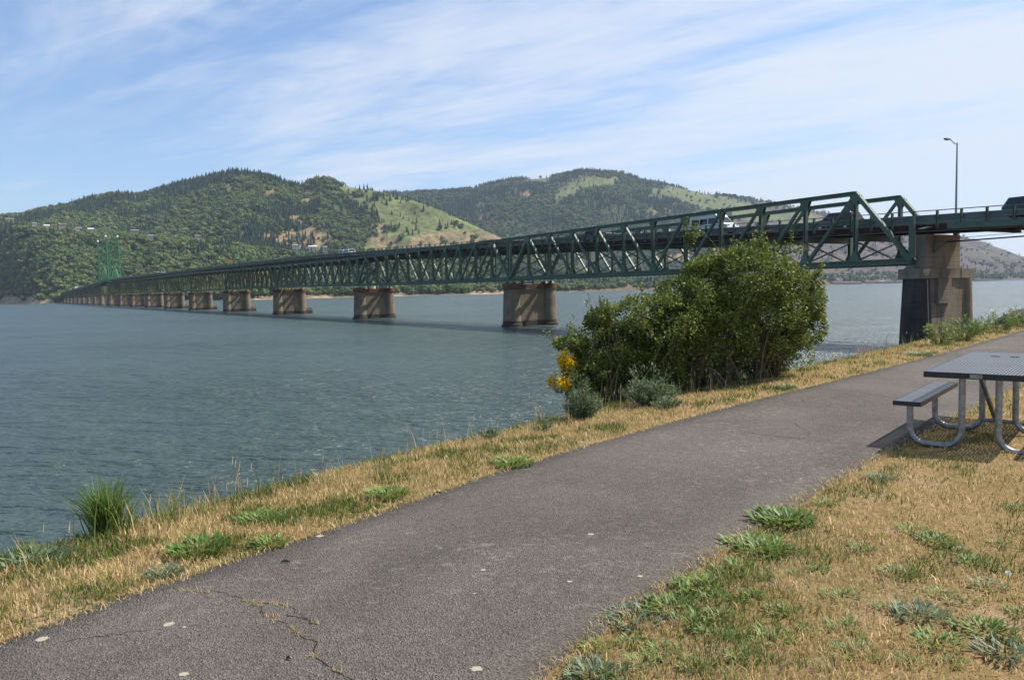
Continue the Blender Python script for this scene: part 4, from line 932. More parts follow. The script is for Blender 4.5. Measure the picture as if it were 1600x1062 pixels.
# ------------------------------------------------------------------ far bank: houses, sheds, mast, shoreline trees, buoy
def terrain_hit(x, y, P, lo=900, hi=6000):
    """first point of a hill grid that the photograph shows at a pixel"""
    X, Y = pix(P.reshape(-1, 3)); d = (X-x)**2+((Y-y)*1.0)**2; r = np.hypot(P.reshape(-1, 3)[:, 0], P.reshape(-1, 3)[:, 1]); ok = d < 9
    if not ok.any(): return P.reshape(-1, 3)[d.argmin()]
    j = np.nonzero(ok)[0]; return P.reshape(-1, 3)[j[r[j].argmin()]]
def house(x, y, w, wall, roof, label, hgt=5.0, depth=9.0, P=PA, group=None, flat=False, turn=0.0, name='house', cat='house', lift=3.0):
    p = terrain_hit(x, y, P); rz = math.atan2(p[1], p[0])-math.pi/2+turn; base = np.array([p[0], p[1], p[2]-1.0])
    t = thing(name, label, cat, base, group); c, s = math.cos(rz), math.sin(rz)
    L2 = lambda a, b, z: base+np.array([a*c-b*s, a*s+b*c, z])
    H = hgt+lift
    m = MB(); m.hexa([L2(a*w/2, b*depth/2, -3) for a, b in ((-1, -1), (1, -1), (1, 1), (-1, 1))], [L2(a*w/2, b*depth/2, H) for a, b in ((-1, -1), (1, -1), (1, 1), (-1, 1))]); m.build('wall', wall, t)
    m = MB(); e = .6; rh = 0.7 if flat else 2.4
    m.add([L2(-w/2-e, -depth/2-e, H+.003), L2(w/2+e, -depth/2-e, H+.003), L2(w/2+e, depth/2+e, H+.003), L2(-w/2-e, depth/2+e, H+.003), L2(-w/2-e, 0, H+rh), L2(w/2+e, 0, H+rh)], [(3, 2, 1, 0), (0, 1, 5, 4), (2, 3, 4, 5), (1, 2, 5), (3, 0, 4)]); m.build('roof', roof, t)
    nw = max(2, int(w/4))
    for i in range(nw):
        a = (-0.5+(i+.5)/nw)*w*.9; m = MB(); m.hexa([L2(a+da, -depth/2+db, H-2.6) for da, db in ((-.7, -.06), (.7, -.06), (.7, .02), (-.7, .02))], [L2(a+da, -depth/2+db, H-1.1) for da, db in ((-.7, -.06), (.7, -.06), (.7, .02), (-.7, .02))]); m.build('window', M['glass'], t)
HW, HT, RG, RB, RW = M['house_white'], M['house_tan'], M['roof_grey'], M['roof_brown'], M['roof_white']
g = 'houses along the edge of the wooded bluff'
for x, y, w, a, b, lab in [(13, 347, 17, HT, RG, 'leftmost grey-roofed house on the bluff edge'), (54, 354, 9, HW, RG, 'small grey-roofed house on the bluff, second from the left'), (74, 357, 10, HW, RW, 'low white house on the bluff beside the brown-roofed one'),
        (97, 357, 15, HT, RB, 'brown-roofed house on the bluff'), (122, 360, 11, HW, RG, 'white gabled house on the bluff just right of the brown-roofed one'), (142, 362, 11, HW, RW, 'white-roofed house on the bluff up left of the lift tower'),
        (211, 368, 16, HT, RG, 'grey house half hidden in trees up right of the lift tower'), (236, 373, 10, HW, RG, 'small gabled house at the left end of the bluff meadow'), (308, 375, 13, HW, RB, 'house with sunlit reddish roof at the right end of the bluff'),
        (462, 391, 12, HW, RG, 'white house behind the deck next to a lamp pole'), (489, 393, 16, HW, RW, 'long pale house above the middle of the bridge deck'), (508, 396, 9, HW, RG, 'small pale house just right of the long pale house')]:
    house(x, y, w, a, b, lab, group=g, hgt=5.5, lift=4.0)
for x, y, w, a, b, lab, P, d in [(616, 447, 12, HW, RW, 'white shed seen under the truss left of the middle', PA, 10), (646, 446, 13, HW, RW, 'pale shed on the far bank under the second span', PA, 10), (785, 447, 26, HW, RW, 'long white warehouse left behind the second pier', PA, 16),
        (822, 446, 34, HW, RW, 'large white warehouse directly over the top of the second pier', PA, 18), (848, 448, 10, HW, RG, 'small white building right of the second pier', PA, 9), (982, 447, 13, HT, RB, 'pinkish house among trees on the far bank', PA, 9), (1245, 436, 22, HW, RW, 'white mill building right behind the big bush', PC, 14), (1240, 441, 30, HW, RW, 'lower white shed on the shore right behind the big bush', PC, 12),
        (1310, 438, 12, HW, RW, 'small white shed right of the mast', PC, 8), (1378, 440, 16, HW, RW, 'low white shed on the far shore left of the shore pier', PC, 9)]:
    house(x, y, w, a, b, lab, P=P, depth=d, flat=True, name='warehouse' if w > 11 else 'shed', cat='building', hgt=4.0, lift=2.0, group='buildings on the far shore')
p = terrain_hit(1285, 441, PC); t = thing('derrick_crane', 'pale A-frame derrick on the far shore right of the bush', 'crane', p)
m = MB(); wv = np.array([math.cos(.5), -math.sin(.5), 0])
m.tube([p-wv*12, p+wv*1+np.array([0, 0, 24])], .7, 6); m.build('boom', M['house_white'], t)
m = MB(); m.tube([p+wv*15, p+wv*1+np.array([0, 0, 24])], .35, 6); m.build('stay', M['house_white'], t)
m = MB(); m.tube([p-wv*14+np.array([0, 0, .5]), p+wv*16+np.array([0, 0, .5])], .5, 6); m.build('base_frame', M['house_white'], t)
M['logs'] = m_noise('weathered_logs', (0.050, 0.036, 0.030), (0.10, 0.072, 0.058), 0.3)
M['logs'] = m_noise('weathered_logs', (0.050, 0.036, 0.030), (0.10, 0.072, 0.058), 0.3)
# log decks and dark low sheds on the shore at right
for i, (x0, x1, y, h, lab) in enumerate([(1300, 1345, 441, 6, 'long dark log pile on the far shore right of the derrick'), (1350, 1412, 440, 6, 'long dark log pile on the far shore left of the shore pier'), (1522, 1560, 437, 7, 'brown log pile right of the shore pier')]):
    a = terrain_hit(x0, y, PC); b = terrain_hit(x1, y, PC); t = thing('log_pile', lab, 'log pile', a, 'log piles on the far shore')
    for r_ in range(3):
        m = MB(); m.tube([a+np.array([0, r_*5.0, h*.25+r_*1.2]), b+np.array([0, r_*5.0, h*.25+r_*1.2])], h*.42, 6); m.build('log_stack', M['logs'], t)
# buoy and ducks
p = at(434, 472, 0.0); t = thing('buoy', 'small dark buoy with white band afloat beyond the piers', 'buoy', p)
m = MB(); m.lathe(p, [(.9, -.4), (1.0, .5), (.5, 1.0), (.35, 2.2), (.1, 2.4)], 12); m.build('float', M['dark_paint'], t, smooth=True)
m = MB(); m.lathe(p+np.array([0, 0, .95]), [(.58, 0), (.58, .5), (.45, .55)], 12); m.build('band', M['white_paint'], t, smooth=True)
for x, lab in ((534.5, 'dark duck on the water left of the third pier, left one'), (538.5, 'dark duck on the water left of the third pier, right one')):
    p = at(x, 496.5, 0.0); t = thing('duck', lab, 'duck', p, 'ducks on the water'); m = MB()
    m.tube([p+np.array([-.45, 0, .18]), p+np.array([-.25, 0, .1]), p+np.array([0, 0, .12]), p+np.array([.25, 0, .14]), p+np.array([.33, 0, .32]), p+np.array([.36, 0, .45]), p+np.array([.48, 0, .44])], [.02, .13, .18, .14, .07, .08, .02], 8); o = m.build('body', M['black'], t, smooth=True); t.scale = (.55, .55, .55)
# lone pines that stand out on the grass slope and trees along the far shore
def tree_thing(P3, h, conifer, label, cat, group, i):
    me = (CON if conifer else DEC)[i % 3]; t = thing('pine_tree' if conifer else 'broadleaf_tree', label, cat, P3, group)
    o = bpy.data.objects.new('crown', me); COL.objects.link(o); o.parent = t; w = h*(1.05 if conifer else 1.0); o.scale = (w, w, h); o.rotation_euler = (0, 0, i*1.3); o.location = (0, 0, -.3)
    m = MB(); m.tube([P3+np.array([0, 0, -.5]), P3+np.array([0, 0, h*.5])], [h*.03, h*.012], 6); m.build('trunk', M['bark'], t)
for i, (x, y, h, lab) in enumerate([(571, 313, 20, 'lone dark pine high on the grass slope, leftmost of three'), (589, 313, 23, 'lone dark pine high on the grass slope, middle of three'), (609, 314, 21, 'lone dark pine high on the grass slope, rightmost of three'), (585, 318, 13, 'small dark pine just below the middle pine of the grass slope'), (933, 269, 22, 'tall pine on the bare summit of the farther hill'), (560, 300, 20, 'dark pine at the upper edge of the grass slope'), (425, 372, 24, 'tall dark pine rising over the tan clearing above the deck')]):
    tree_thing(terrain_hit(x, y, PB if x > 900 else PA), h, True, lab, 'tree', 'lone pines on the grassy slopes', i)
for i, x in enumerate(np.r_[np.linspace(388, 545, 22), np.linspace(600, 780, 30), np.linspace(880, 1010, 18)]):
    x += random.uniform(-4, 4); p = terrain_hit(x, lerp_tab(x, [(388, 466), (545, 462), (615, 459), (700, 457), (800, 454), (1010, 447)])-random.uniform(0, 5), PA if x < 830 else PB)
    if p[2] > 1.5: tree_thing(p, random.uniform(9, 16), random.random() < .12, 'tree on the low far bank '+('left of the third pier' if x < 556 else 'between the second and third piers' if x < 795 else 'right of the second pier')+(' with pale crown' if i % 2 else ' with dark crown'), 'tree', 'trees along the low far bank', i)

def path_z(p):
    a = abs(float(signed(p[:2], LX)[0])); b = abs(float(signed(p[:2], RX)[0])); return PATH_Z+.02*math.sin(math.pi*a/(a+b))

def ground_hit(x, y):
    d = ray(x, y); d = d/math.hypot(d[0], d[1]); lo = None
    tt = np.arange(2.0, 60.0, .04); Q_ = EYE+d*tt[:, None]; Q_ = Q_[Q_[:, 2] > 3.7]; dz = Q_[:, 2]-ground_z(Q_[:, :2])
    if not (dz < 0).any(): return ground_hit(x, y+3)
    j = int(np.argmax(dz < 0))
    p = Q_[j].copy(); p[2] = float(ground_z(p[:2])[0]); return p
# ------------------------------------------------------------------ picnic table
def table():
    u = np.array([.643, .766, 0]); v = np.array([.766, -.643, 0]); up = np.array([0, 0, 1.0]); O = np.array([3.76, 7.55, 4.37])
    Q = lambda a, b, z: O+u*a+v*b+up*z
    t = thing('picnic_table', 'black slatted metal picnic table with galvanised tube legs beside the path', 'picnic table', O)
    def slab_(name, u0, u1, v0, v1, z, n, pitch, edge):
        top = MB()
        for vv in (v0+.008, v1-.008): top.beam(Q(u0, vv, z-edge/2), Q(u1, vv, z-edge/2), .016, edge)
        for uu in (u0+.008, u1-.008): top.beam(Q(uu, v0+.016, z-edge/2), Q(uu, v1-.016, z-edge/2), .016, edge)
        k = int((u1-u0)/0.30)
        for i in range(1, k): a = u0+(u1-u0)*i/k; top.beam(Q(a, v0+.016, z-.022), Q(a, v1-.016, z-.022), .012, .02)
        fr = top.build(name, M['black'], t)
        me = None
        w = pitch*0.62
        m = MB(); m.beam(Q(u0+.016, v0+.016+pitch*.5, z-.005), Q(u1-.016, v0+.016+pitch*.5, z-.005), w, .009); s0 = m.build('slat', M['slat'], fr)
        for i in range(1, n):
            c = s0.copy(); COL.objects.link(c); c.parent = fr; c.location = Vector(v*(pitch*i))
        kk = int((u1-u0)/.075); m = MB()                     # cross ties that make the rows of holes
        for i in range(1, kk): a = u0+(u1-u0)*i/kk; m.beam(Q(a, v0+.016, z-.010), Q(a, v1-.016, z-.010), .010, .006)
        m.build('cross_ties', M['slat'], fr)['kind'] = 'stuff'
        return fr
    v0, v1 = 0.28, 1.18
    top = slab_('table_top', -.05, 2.47, v0, v1, .76, 30, (v1-v0-.032)/30, .055)
    for b0 in (0.0, 1.21): slab_('bench_seat', 0.0, 1.83, b0, b0+.25, .45, 8, (.25-.032)/8, .045)
    vc = .73
    for uu in (0.12, 1.25):
        for sg in (-1, 1):
            V = lambda d: vc+sg*d
            pts = [Q(uu, V(.60), .405), Q(uu, V(.60), .20)]
            for a in range(0, 91, 15): th = R(a); pts.append(Q(uu, V(.60-.14*(1-math.cos(th))), .17-.14*math.sin(th)))
            for a in range(0, 91, 15): th = R(a); pts.append(Q(uu, V(.30-.15*math.sin(th)), .03+.15*(1-math.cos(th))))
            pts.append(Q(uu, V(.15), .705))
            m = MB(); m.tube(pts, .030, 12); lg = m.build('leg_tube', M['galv'], t, smooth=True)
            m = MB(); m.beam(Q(uu, V(.49), .400), Q(uu, V(.71), .400), .05, .012); m.build('seat_bracket', M['galv'], lg)
        m = MB(); m.beam(Q(uu, v0+.05, .70), Q(uu, v1-.05, .70), .045, .012); m.build('top_bracket', M['galv'], t)
    m = MB(); m.tube([Q(1.25, vc-.15, .13), Q(1.25, vc+.15, .13)], .022, 10); m.build('cross_bar', M['galv'], t)
    for sg in (-1, 1):
        m = MB(); m.beam(Q(1.22, vc+sg*.02, .14), Q(.62, vc+sg*.09, .70), .035, .035); m.build('diagonal_brace', M['galv'], t)
    m = MB(); m.beam(Q(-.053, vc-.06, .732), Q(-.053, vc+.04, .732), .006, .036); m.build('maker_plate', M['galv'], t)
    for dv in (-.16, .02):
        m = MB(); m.beam(Q(1.86, vc+dv, .7635), Q(1.86, vc+dv+.085, .7635), .05, .005); m.build('slot_plate', M['black'], t)
table()

# ------------------------------------------------------------------ plants
def blades(name, XY, h, w, lean, col, m, base=None, parent=None, curve=0.5, label=None, cat=None):
    """many grass blades in one mesh: each a tapering strip of two segments"""
    n = len(XY); z = ground_z(XY) if base is None else base
    a = rng.random(n)*2*math.pi; d = np.c_[np.cos(a), np.sin(a)]; f = rng.random(n)*2*math.pi; s = np.c_[np.cos(f), np.sin(f)]*(w/2)[:, None]
    B = np.c_[XY, z-.006]; V = np.zeros((n, 5, 3)); off1 = d*(lean*h*.35)[:, None]; off2 = d*(lean*h)[:, None]
    V[:, 0, :2] = XY-s; V[:, 1, :2] = XY+s; V[:, 0, 2] = V[:, 1, 2] = B[:, 2]
    V[:, 2, :2] = XY+off1+s*.8; V[:, 3, :2] = XY+off1-s*.8; V[:, 2, 2] = V[:, 3, 2] = z+h*.55
    V[:, 4, :2] = XY+off2; V[:, 4, 2] = z+h*np.sqrt(np.clip(1-.35*lean**2, .2, 1))
    i0 = np.arange(n)*5; F3 = np.stack([np.c_[i0, i0+1, i0+2], np.c_[i0, i0+2, i0+3], np.c_[i0+3, i0+2, i0+4]], 1).reshape(-1, 3)
    C = np.repeat(col, 5, axis=0)
    o = np_mesh(name, V.reshape(-1, 3), F3, m, 3, col=C, parent=parent)
    return o
def sample_ground(xr, yr, q0, q1, river, dens, fall=1.5, d0=4.5):
    """points on the verge (river=True) or the lawn, thinned with distance"""
    A = (xr[1]-xr[0])*(yr[1]-yr[0]); N = int(A*dens); P = np.c_[rng.uniform(*xr, N), rng.uniform(*yr, N)]
    d = np.hypot(P[:, 0], P[:, 1]); P = P[rng.random(N) < np.minimum(1, (d0/d)**fall)]
    ins = np.array(pix(np.c_[P, np.full(len(P), 4.4)])); fwd = (np.c_[P, np.full(len(P), 4.4)]-EYE)@FWD
    P = P[(fwd > .5) & (ins[0] > -160) & (ins[0] < 1800) & (ins[1] < 1250)]
    q = signed(P, LX) if river else -signed(P, RX); k = (q > q0) & (q < q1); return P[k], q[k]
DRY = np.array([(0.59, 0.44, 0.22), (0.51, 0.37, 0.17), (0.68, 0.54, 0.32), (0.50, 0.34, 0.20), (0.55, 0.44, 0.20), (0.40, 0.35, 0.13)])
GRN = np.array([(0.105, 0.150, 0.034), (0.150, 0.190, 0.045), (0.080, 0.125, 0.035), (0.20, 0.21, 0.06)])
def grass_col(P, green_bias, seed):
    g = vnoise(P, 1.5, 3, seed)*1.5+vnoise(P, 0.28, 2, seed+4)*.4+green_bias; gr = rng.random(len(P)) < np.clip(g*1.3+.28, .04, .93)
    c = np.where(gr[:, None], GRN[rng.integers(0, len(GRN), len(P))], DRY[rng.integers(0, len(DRY), len(P))]); c *= np.exp(rng.normal(0, .22, (len(P), 1))); return c, gr
# right lawn, short and dry
P, q = sample_ground((-.5, 26), (2.2, 30), 0.0, 40, False, 5600, 1.75, 3.6)
kp = vnoise(P, 1.9, 2, 77.0)+.35*rng.normal(size=len(P)) < .30; P, q = P[kp], q[kp]
c, gr = grass_col(P, 0.05, 3.0); d = np.hypot(P[:, 0], P[:, 1]); n = len(P); print('lawn blades', n)
h = rng.uniform(.016, .046, n)*np.where(gr, 1.15, 1.0)*np.exp(vnoise(P, 1.2, 2, 90.0)*.8)*(1+d*.018); o = blades('dry_grass', P, h, .0030*(1+d/6.0), rng.uniform(.3, 1.1, n), c, M['grass']); tag(o, 'short dry lawn grass right of the path', 'grass', kind='stuff')
# verge by the river
P, q = sample_ground((-8, 40), (2.0, 60), 0.0, 2.9, True, 3800, 1.55, 5.0)
c, gr = grass_col(P, np.where(q > 1.4, .06, -.10), 8.0); d = np.hypot(P[:, 0], P[:, 1]); n = len(P); print('verge blades', n)
h = rng.uniform(.025, .068, n)*np.interp(q, [0, .25, 1.2, 1.7, 2.4], [.5, .9, 1.0, 1.5, 2.4])*(1+d*.012)*np.where(gr, 1.15, 1); o = blades('verge_grass', P, h, .0034*(1+d/7.0), rng.uniform(.2, .9, n), c, M['grass']); tag(o, 'dry and green grass verge between path and river', 'grass', kind='stuff')
# tall thin stalks at the brink with seed heads
P, q = sample_ground((-8, 30), (2.0, 45), 0.9, 2.6, True, 46, .9, 6.0)
k = rng.random(len(P)) < np.clip(.55+vnoise(P, .7, 2, 31.0)*1.4, .08, 1); P = P[k]; n = len(P); d = np.hypot(P[:, 0], P[:, 1])
c = np.where((rng.random(n) < .45)[:, None], np.array([.17, .21, .07]), np.array([.44, .34, .19]))*np.exp(rng.normal(0, .2, (n, 1)))
h = rng.uniform(.14, .42, n); o = blades('tall_stalks', P, h, .0045*(1+d/9), rng.uniform(.05, .5, n), c, M['grass']); tag(o, 'tall thin grass stalks along the brink of the bank', 'grass', kind='stuff')
m = MB(); zz = ground_z(P)
o_pts = []
for i in range(n):
    if rng.random() < .25: 
        p = np.array([P[i, 0], P[i, 1], zz[i]+h[i]*.98]); r_ = .0034*(1+d[i]/14); m.tube([p-np.array([0, 0, .05]), p-np.array([0, 0, .02]), p+np.array([.006, .004, .02])], [.002, r_, .002], 5)
o = m.build('seed_heads', m_noise('pale_seed_heads', (.40, .31, .19), (.55, .45, .32), 8)); tag(o, 'pale seed heads on the tall bank grass', 'seed heads', kind='stuff')
# fringe of stems that lie over the path edges
for river, LBL in ((True, 'dry fringe of grass lying over the river edge of the path'), (False, 'dry fringe of grass lying over the lawn edge of the path')):
    P, q = sample_ground((-6, 26), (2, 30), -.07, .05, river, 2600, 1.3, 5); n = len(P); d = np.hypot(P[:, 0], P[:, 1])
    o = blades('edge_grass', P, rng.uniform(.02, .05, n), .003*(1+d/7), rng.uniform(.6, 1.3, n), DRY[rng.integers(0, 6, n)]*np.exp(rng.normal(0, .2, (n, 1))), M['grass'], base=np.full(n, 4.375)); tag(o, LBL, 'grass', kind='stuff')

def leaf_mesh(V, F, C, pos, dirn, nrm, L, Wd, col, fold=.25):
    """one pointed leaf of four triangles appended to the lists"""
    dirn = dirn/np.linalg.norm(dirn); s = np.cross(dirn, nrm); s /= max(np.linalg.norm(s), 1e-6); nn = np.cross(s, dirn); i = len(V)
    V += [pos, pos+dirn*L*.45+s*Wd*.5+nn*fold*Wd, pos+dirn*L*.5, pos+dirn*L*.45-s*Wd*.5+nn*fold*Wd, pos+dirn*L-nn*L*.12]
    F += [(i, i+2, i+1), (i, i+3, i+2), (i+1, i+2, i+4), (i+2, i+3, i+4)]; C += [col]*5
def weed(x, y, size, tone,  label, group=None, z=None, name='weed_plant', n=26, upright=.35, lw=.20):
    p = ground_hit(x, y)
    size *= 1.18; n = int(n*1.35); t = thing(name, label, 'weed', p, group); V, F_, C = [], [], []; base = np.array(tone)*1.25
    for i in range(int(n*2.7)):
        a = rng.random()*6.283; r0 = rng.random()**.6*size*.55; e = rng.uniform(.05, upright+.3); o = p+np.array([math.cos(a)*r0*.7, math.sin(a)*r0*.7, .004]); a2 = a+rng.normal(0, .8)
        L = size*rng.uniform(.10, .25); leaf_mesh(V, F_, C, o, np.array([math.cos(a2), math.sin(a2), e+upright]), np.array([0, 0, 1.0]), L, L*lw*rng.uniform(.8, 1.3), base*math.exp(rng.normal(0, .22)))
    np_mesh('leaves', np.array(V), np.array(F_), M['leaf'], 3, np.array(C), t)['kind'] = 'stuff'
    m = MB(); m.tube([p-np.array([0, 0, .02]), p+np.array([0, 0, size*.12])], [.008, .003], 5); m.build('stem', M['leaf_stem'], t); return t
M['leaf_stem'] = m_noise('green_stem', (.10, .13, .04), (.16, .19, .07), 10)
G1, G2, GB = (.085, .150, .028), (.120, .185, .040), (.110, .150, .085)
for x, y, s, tone, nn, lab in [(1224, 815, .42, G1, 70, 'large dark green weed clump at the lawn edge, uppermost of the row along the path'), (1182, 862, .40, G2, 70, 'large weed clump overhanging the path edge below the uppermost one'), (1146, 893, .26, G2, 40, 'bright weed clump at the middle of the row along the path edge'),
        (1090, 922, .30, G2, 50, 'spreading bright weed clump near the lawn corner by the path'), (1046, 950, .28, G1, 48, 'rounded dark weed clump by the path, right of the blue-green one'), (988, 974, .30, GB, 50, 'blue-green weed clump spilling over the asphalt edge'),
        (930, 1018, .17, G2, 30, 'single bright tuft near the lowest path corner'), (922, 1060, .26, GB, 46, 'blue-green weed at the bottom edge of the photo by the path'), (1374, 750, .28, GB, 46, 'dark weed clump beside the shadow of the picnic table'), (1289, 789, .22, G1, 28, 'flat dark weed where lawn and asphalt meet below the bench'),
        (1464, 847, .24, G1, 34, 'dark weed clump out in the dry lawn below the table'), (1496, 862, .16, G1, 20, 'small weed just right of the dark clump in the lawn'), (1541, 918, .20, (.19, .22, .10), 26, 'pale streaky weed next to the white dandelion'), (1535, 990, .26, G1, 36, 'broad-leaved weed clump in the lower right lawn'),
        (1461, 1010, .22, G2, 30, 'tall bright weed in the lower lawn'), (1570, 1026, .26, GB, 36, 'grey-green weed in the lower right corner'), (1434, 964, .26, GB, 46, 'silvery blue-green weed patch amid the lawn')]:
    weed(x, y, s, tone, lab, 'weeds in the dry lawn', n=nn)
for x, y in [(1176, 934), (1127, 967), (1221, 958), (1115, 998), (1037, 1022), (1203, 1004), (1170, 1034), (1088, 1046), (1277, 894), (1316, 933), (1261, 987), (1322, 987), (1338, 1026), (1487, 1042), (1425, 830), (1586, 794), (1503, 945), (1240, 900), (1560, 850), (1400, 900), (1205, 840), (1160, 878), (1118, 905), (1065, 935), (1010, 958), (1250, 800), (1120, 940), (1200, 905), (1085, 975), (1380, 950), (1290, 1045), (1420, 1040), (1520, 880), (1470, 930), (1345, 860), (1590, 960), (990, 1010), (960, 1050), (1010, 1040), (1150, 1000)]:
    weed(x, y, random.uniform(.11, .22), random.choice([G1, G2, G2, (.16, .20, .06)]), 'small low green weed scattered in the dry lawn right of the path' if x > 1230 else 'small low green weed along the lawn edge of the path', 'small weeds in the dry lawn', n=24)
for x, y, s, tone, lab in [(60, 880, .42, GB, 'blue-green weed patch in the verge at the left edge'), (258, 902, .24, GB, 'grey-green weed touching the asphalt beside the crack'), (404, 815, .34, G2, 'bright green weed patch in the middle of the left verge'), (312, 862, .40, G1, 'dark green weeds along the path just above the crack'),
        (420, 852, .26, G2, 'bright weeds at the path edge above the dark twig'), (605, 775, .34, G2, 'leafy weeds on the verge left of the second twig'), (800, 728, .40, G2, 'bright green grass strip at the path edge left of the sage shrubs'), (1228, 608, .34, (.09, .15, .05), 'small round green weed on the verge right of the big bush'), (1437, 556, .5, GB, 'grey-green weed on the verge below the poppies')]:
    weed(x, y, s, tone, lab, 'weeds on the river verge', n=60, upright=.5)
# twigs, stains, dandelion
def twig(x, y, L, rz, label):
    p = at(x, y, PATH_Z+.01); p[2] = path_z(p); m = MB(); c, s = math.cos(rz), math.sin(rz)
    m.tube([p+np.array([-c*L/2, -s*L/2, .004]), p+np.array([-c*L*.2, -s*L*.2, .012]), p+np.array([c*L*.2, s*L*.2, .012]), p+np.array([c*L/2, s*L/2, .006])], [.003, .006, .0065, .003], 7)
    tag(m.build('twig', M['black'], smooth=True), label, 'twig')
twig(446, 878, .055, .1, 'short dark twig lying on the asphalt near the left verge'); twig(684, 769, .06, .3, 'short dark twig at the path edge by the verge'); twig(452, 1083*.0+1033, .03, -.4, 'tiny dark twig low on the asphalt right of the crack')
M['lichen'] = m_noise('pale_lichen', (.26, .235, .175), (.36, .33, .25), 40, .9)
for x, y, s, lab in [(263, 973, .055, 'pale star-shaped lichen spot on the path at lower left'), (66, 993, .055, 'pale lichen spot near the left bottom corner of the path'), (288, 978, .018, 'small pale dot beside the star-shaped lichen spot'), (741, 926, .018, 'small white spot in the middle of the path'), (755, 890, .03, 'pale pair of spots in the middle of the path'), (923, 834, .04, 'pale smear in the middle of the path'), (890, 906, .03, 'pale smear on the path towards the lawn'), (1000, 896, .03, 'pale smear near the lawn edge of the path'), (745, 1040, .05, 'pale smear at the bottom of the path'), (500, 833, .05, 'pale smear at the river edge of the path'), (287, 1053, .04, 'faint pale smear low on the path')]:
    p = at(x, y, PATH_Z+.02); p[2] = path_z(p)+.0005; s *= .62; m = MB(); k = 23
    pts = [p+np.array([math.cos(a)*s*r_, math.sin(a)*s*r_*.85, 0]) for a, r_ in [(6.283*i/k, random.uniform(.62, 1.05) if s < .053 else random.uniform(.4, 1.1)) for i in range(k)]]
    m.prism(pts, (0, 0, .004)); tag(m.build('lichen_spot', M['lichen']), lab, 'lichen', 'pale spots on the asphalt')
p = at(1574, 902, 4.44); t = thing('dandelion', 'white dandelion clock standing in the lawn', 'flower', np.array([p[0], p[1], 4.38])); b = np.array([p[0], p[1], 4.38])
m = MB(); m.tube([b, b+np.array([.005, 0, .075])], .002, 5); m.build('stem', M['leaf_stem'], t)
bm = bmesh.new(); 
for i in range(160):
    d_ = Vector(rng.normal(size=3)).normalized(); s_ = d_.orthogonal().normalized()*.0025; c_ = Vector((.005, 0, .085)); bm.faces.new([bm.verts.new(c_+s_), bm.verts.new(c_-s_), bm.verts.new(c_+d_*.017)])
me = bpy.data.meshes.new('seed_ball'); bm.to_mesh(me); bm.free(); me.materials.append(mat('seed_white', (.75, .75, .72))); o = bpy.data.objects.new('seed_ball', me); COL.objects.link(o); o.parent = t
# cracks in the asphalt with dry grass rooted in them
M['crack'] = m_noise('dark_crack', (.012, .011, .010), (.03, .027, .024), 20, 1.0)
def crack(pts, w, grass, label):
    W3 = [at(x, y, PATH_Z+.02) for x, y in pts]; F_ = []
    for a, b in zip(W3[:-1], W3[1:]):
        k = max(2, int(np.linalg.norm(b-a)/.03))
        for i in range(k): F_.append(a+(b-a)*i/k+np.array([random.uniform(-.012, .012), random.uniform(-.012, .012), 0]))
    F_ = np.array(F_); m = MB(); vs = []
    for i, p in enumerate(F_):
        d_ = F_[min(i+1, len(F_)-1)]-F_[max(i-1, 0)]; s = np.array([-d_[1], d_[0], 0]); s /= max(np.linalg.norm(s), 1e-6); ww = w*random.uniform(.25, 1.2); zq = path_z(p)+.0015; q = np.array([p[0], p[1], zq]); vs += [q-s*ww, q+s*ww]
    m.add(vs, [(2*i, 2*i+1, 2*i+3, 2*i+2) for i in range(len(F_)-1)]); o = m.build('path_crack', M['crack']); o['kind'] = 'structure'
    if grass:
        idx = [i for i in range(len(F_)) if mnoise.noise(Vector((F_[i, 0]*7, F_[i, 1]*7, 2))) > .05]
        Zc = np.repeat([path_z(F_[i]) for i in idx], 9); Zc = np.repeat([path_z(F_[i]) for i in idx], 9); P = np.repeat(F_[idx, :2], 9, axis=0)+rng.normal(0, .012, (len(idx)*9, 2)); n = len(P)
        o = blades('crack_grass', P, rng.uniform(.01, .03, n), np.full(n, .003), rng.uniform(.5, 1.3, n), DRY[rng.integers(0, 6, n)]*1.1, M['grass'], base=Zc); tag(o, label, 'grass', kind='stuff')
crack([(268, 912), (300, 921), (345, 922), (366, 929), (392, 941), (402, 947), (418, 960), (445, 973), (466, 990), (494, 1004), (490, 1022), (508, 1036), (530, 1050), (548, 1060), (575, 1085)], .0038, True, 'dry grass growing in the main crack of the path')
crack([(402, 942), (430, 940), (450, 947), (464, 956), (480, 970), (500, 980)], .0032, True, 'dry grass growing in the side crack of the path')
crack([(445, 958), (462, 963), (476, 965), (490, 975)], .004, False, '')
crack([(110, 996), (160, 990), (220, 982), (262, 980)], .0025, False, '')
crack([(1128, 667), (1180, 677), (1240, 684), (1300, 690), (1352, 694)], .005, False, '')
crack([(1465, 560), (1520, 563), (1575, 565), (1620, 568)], .006, False, '')

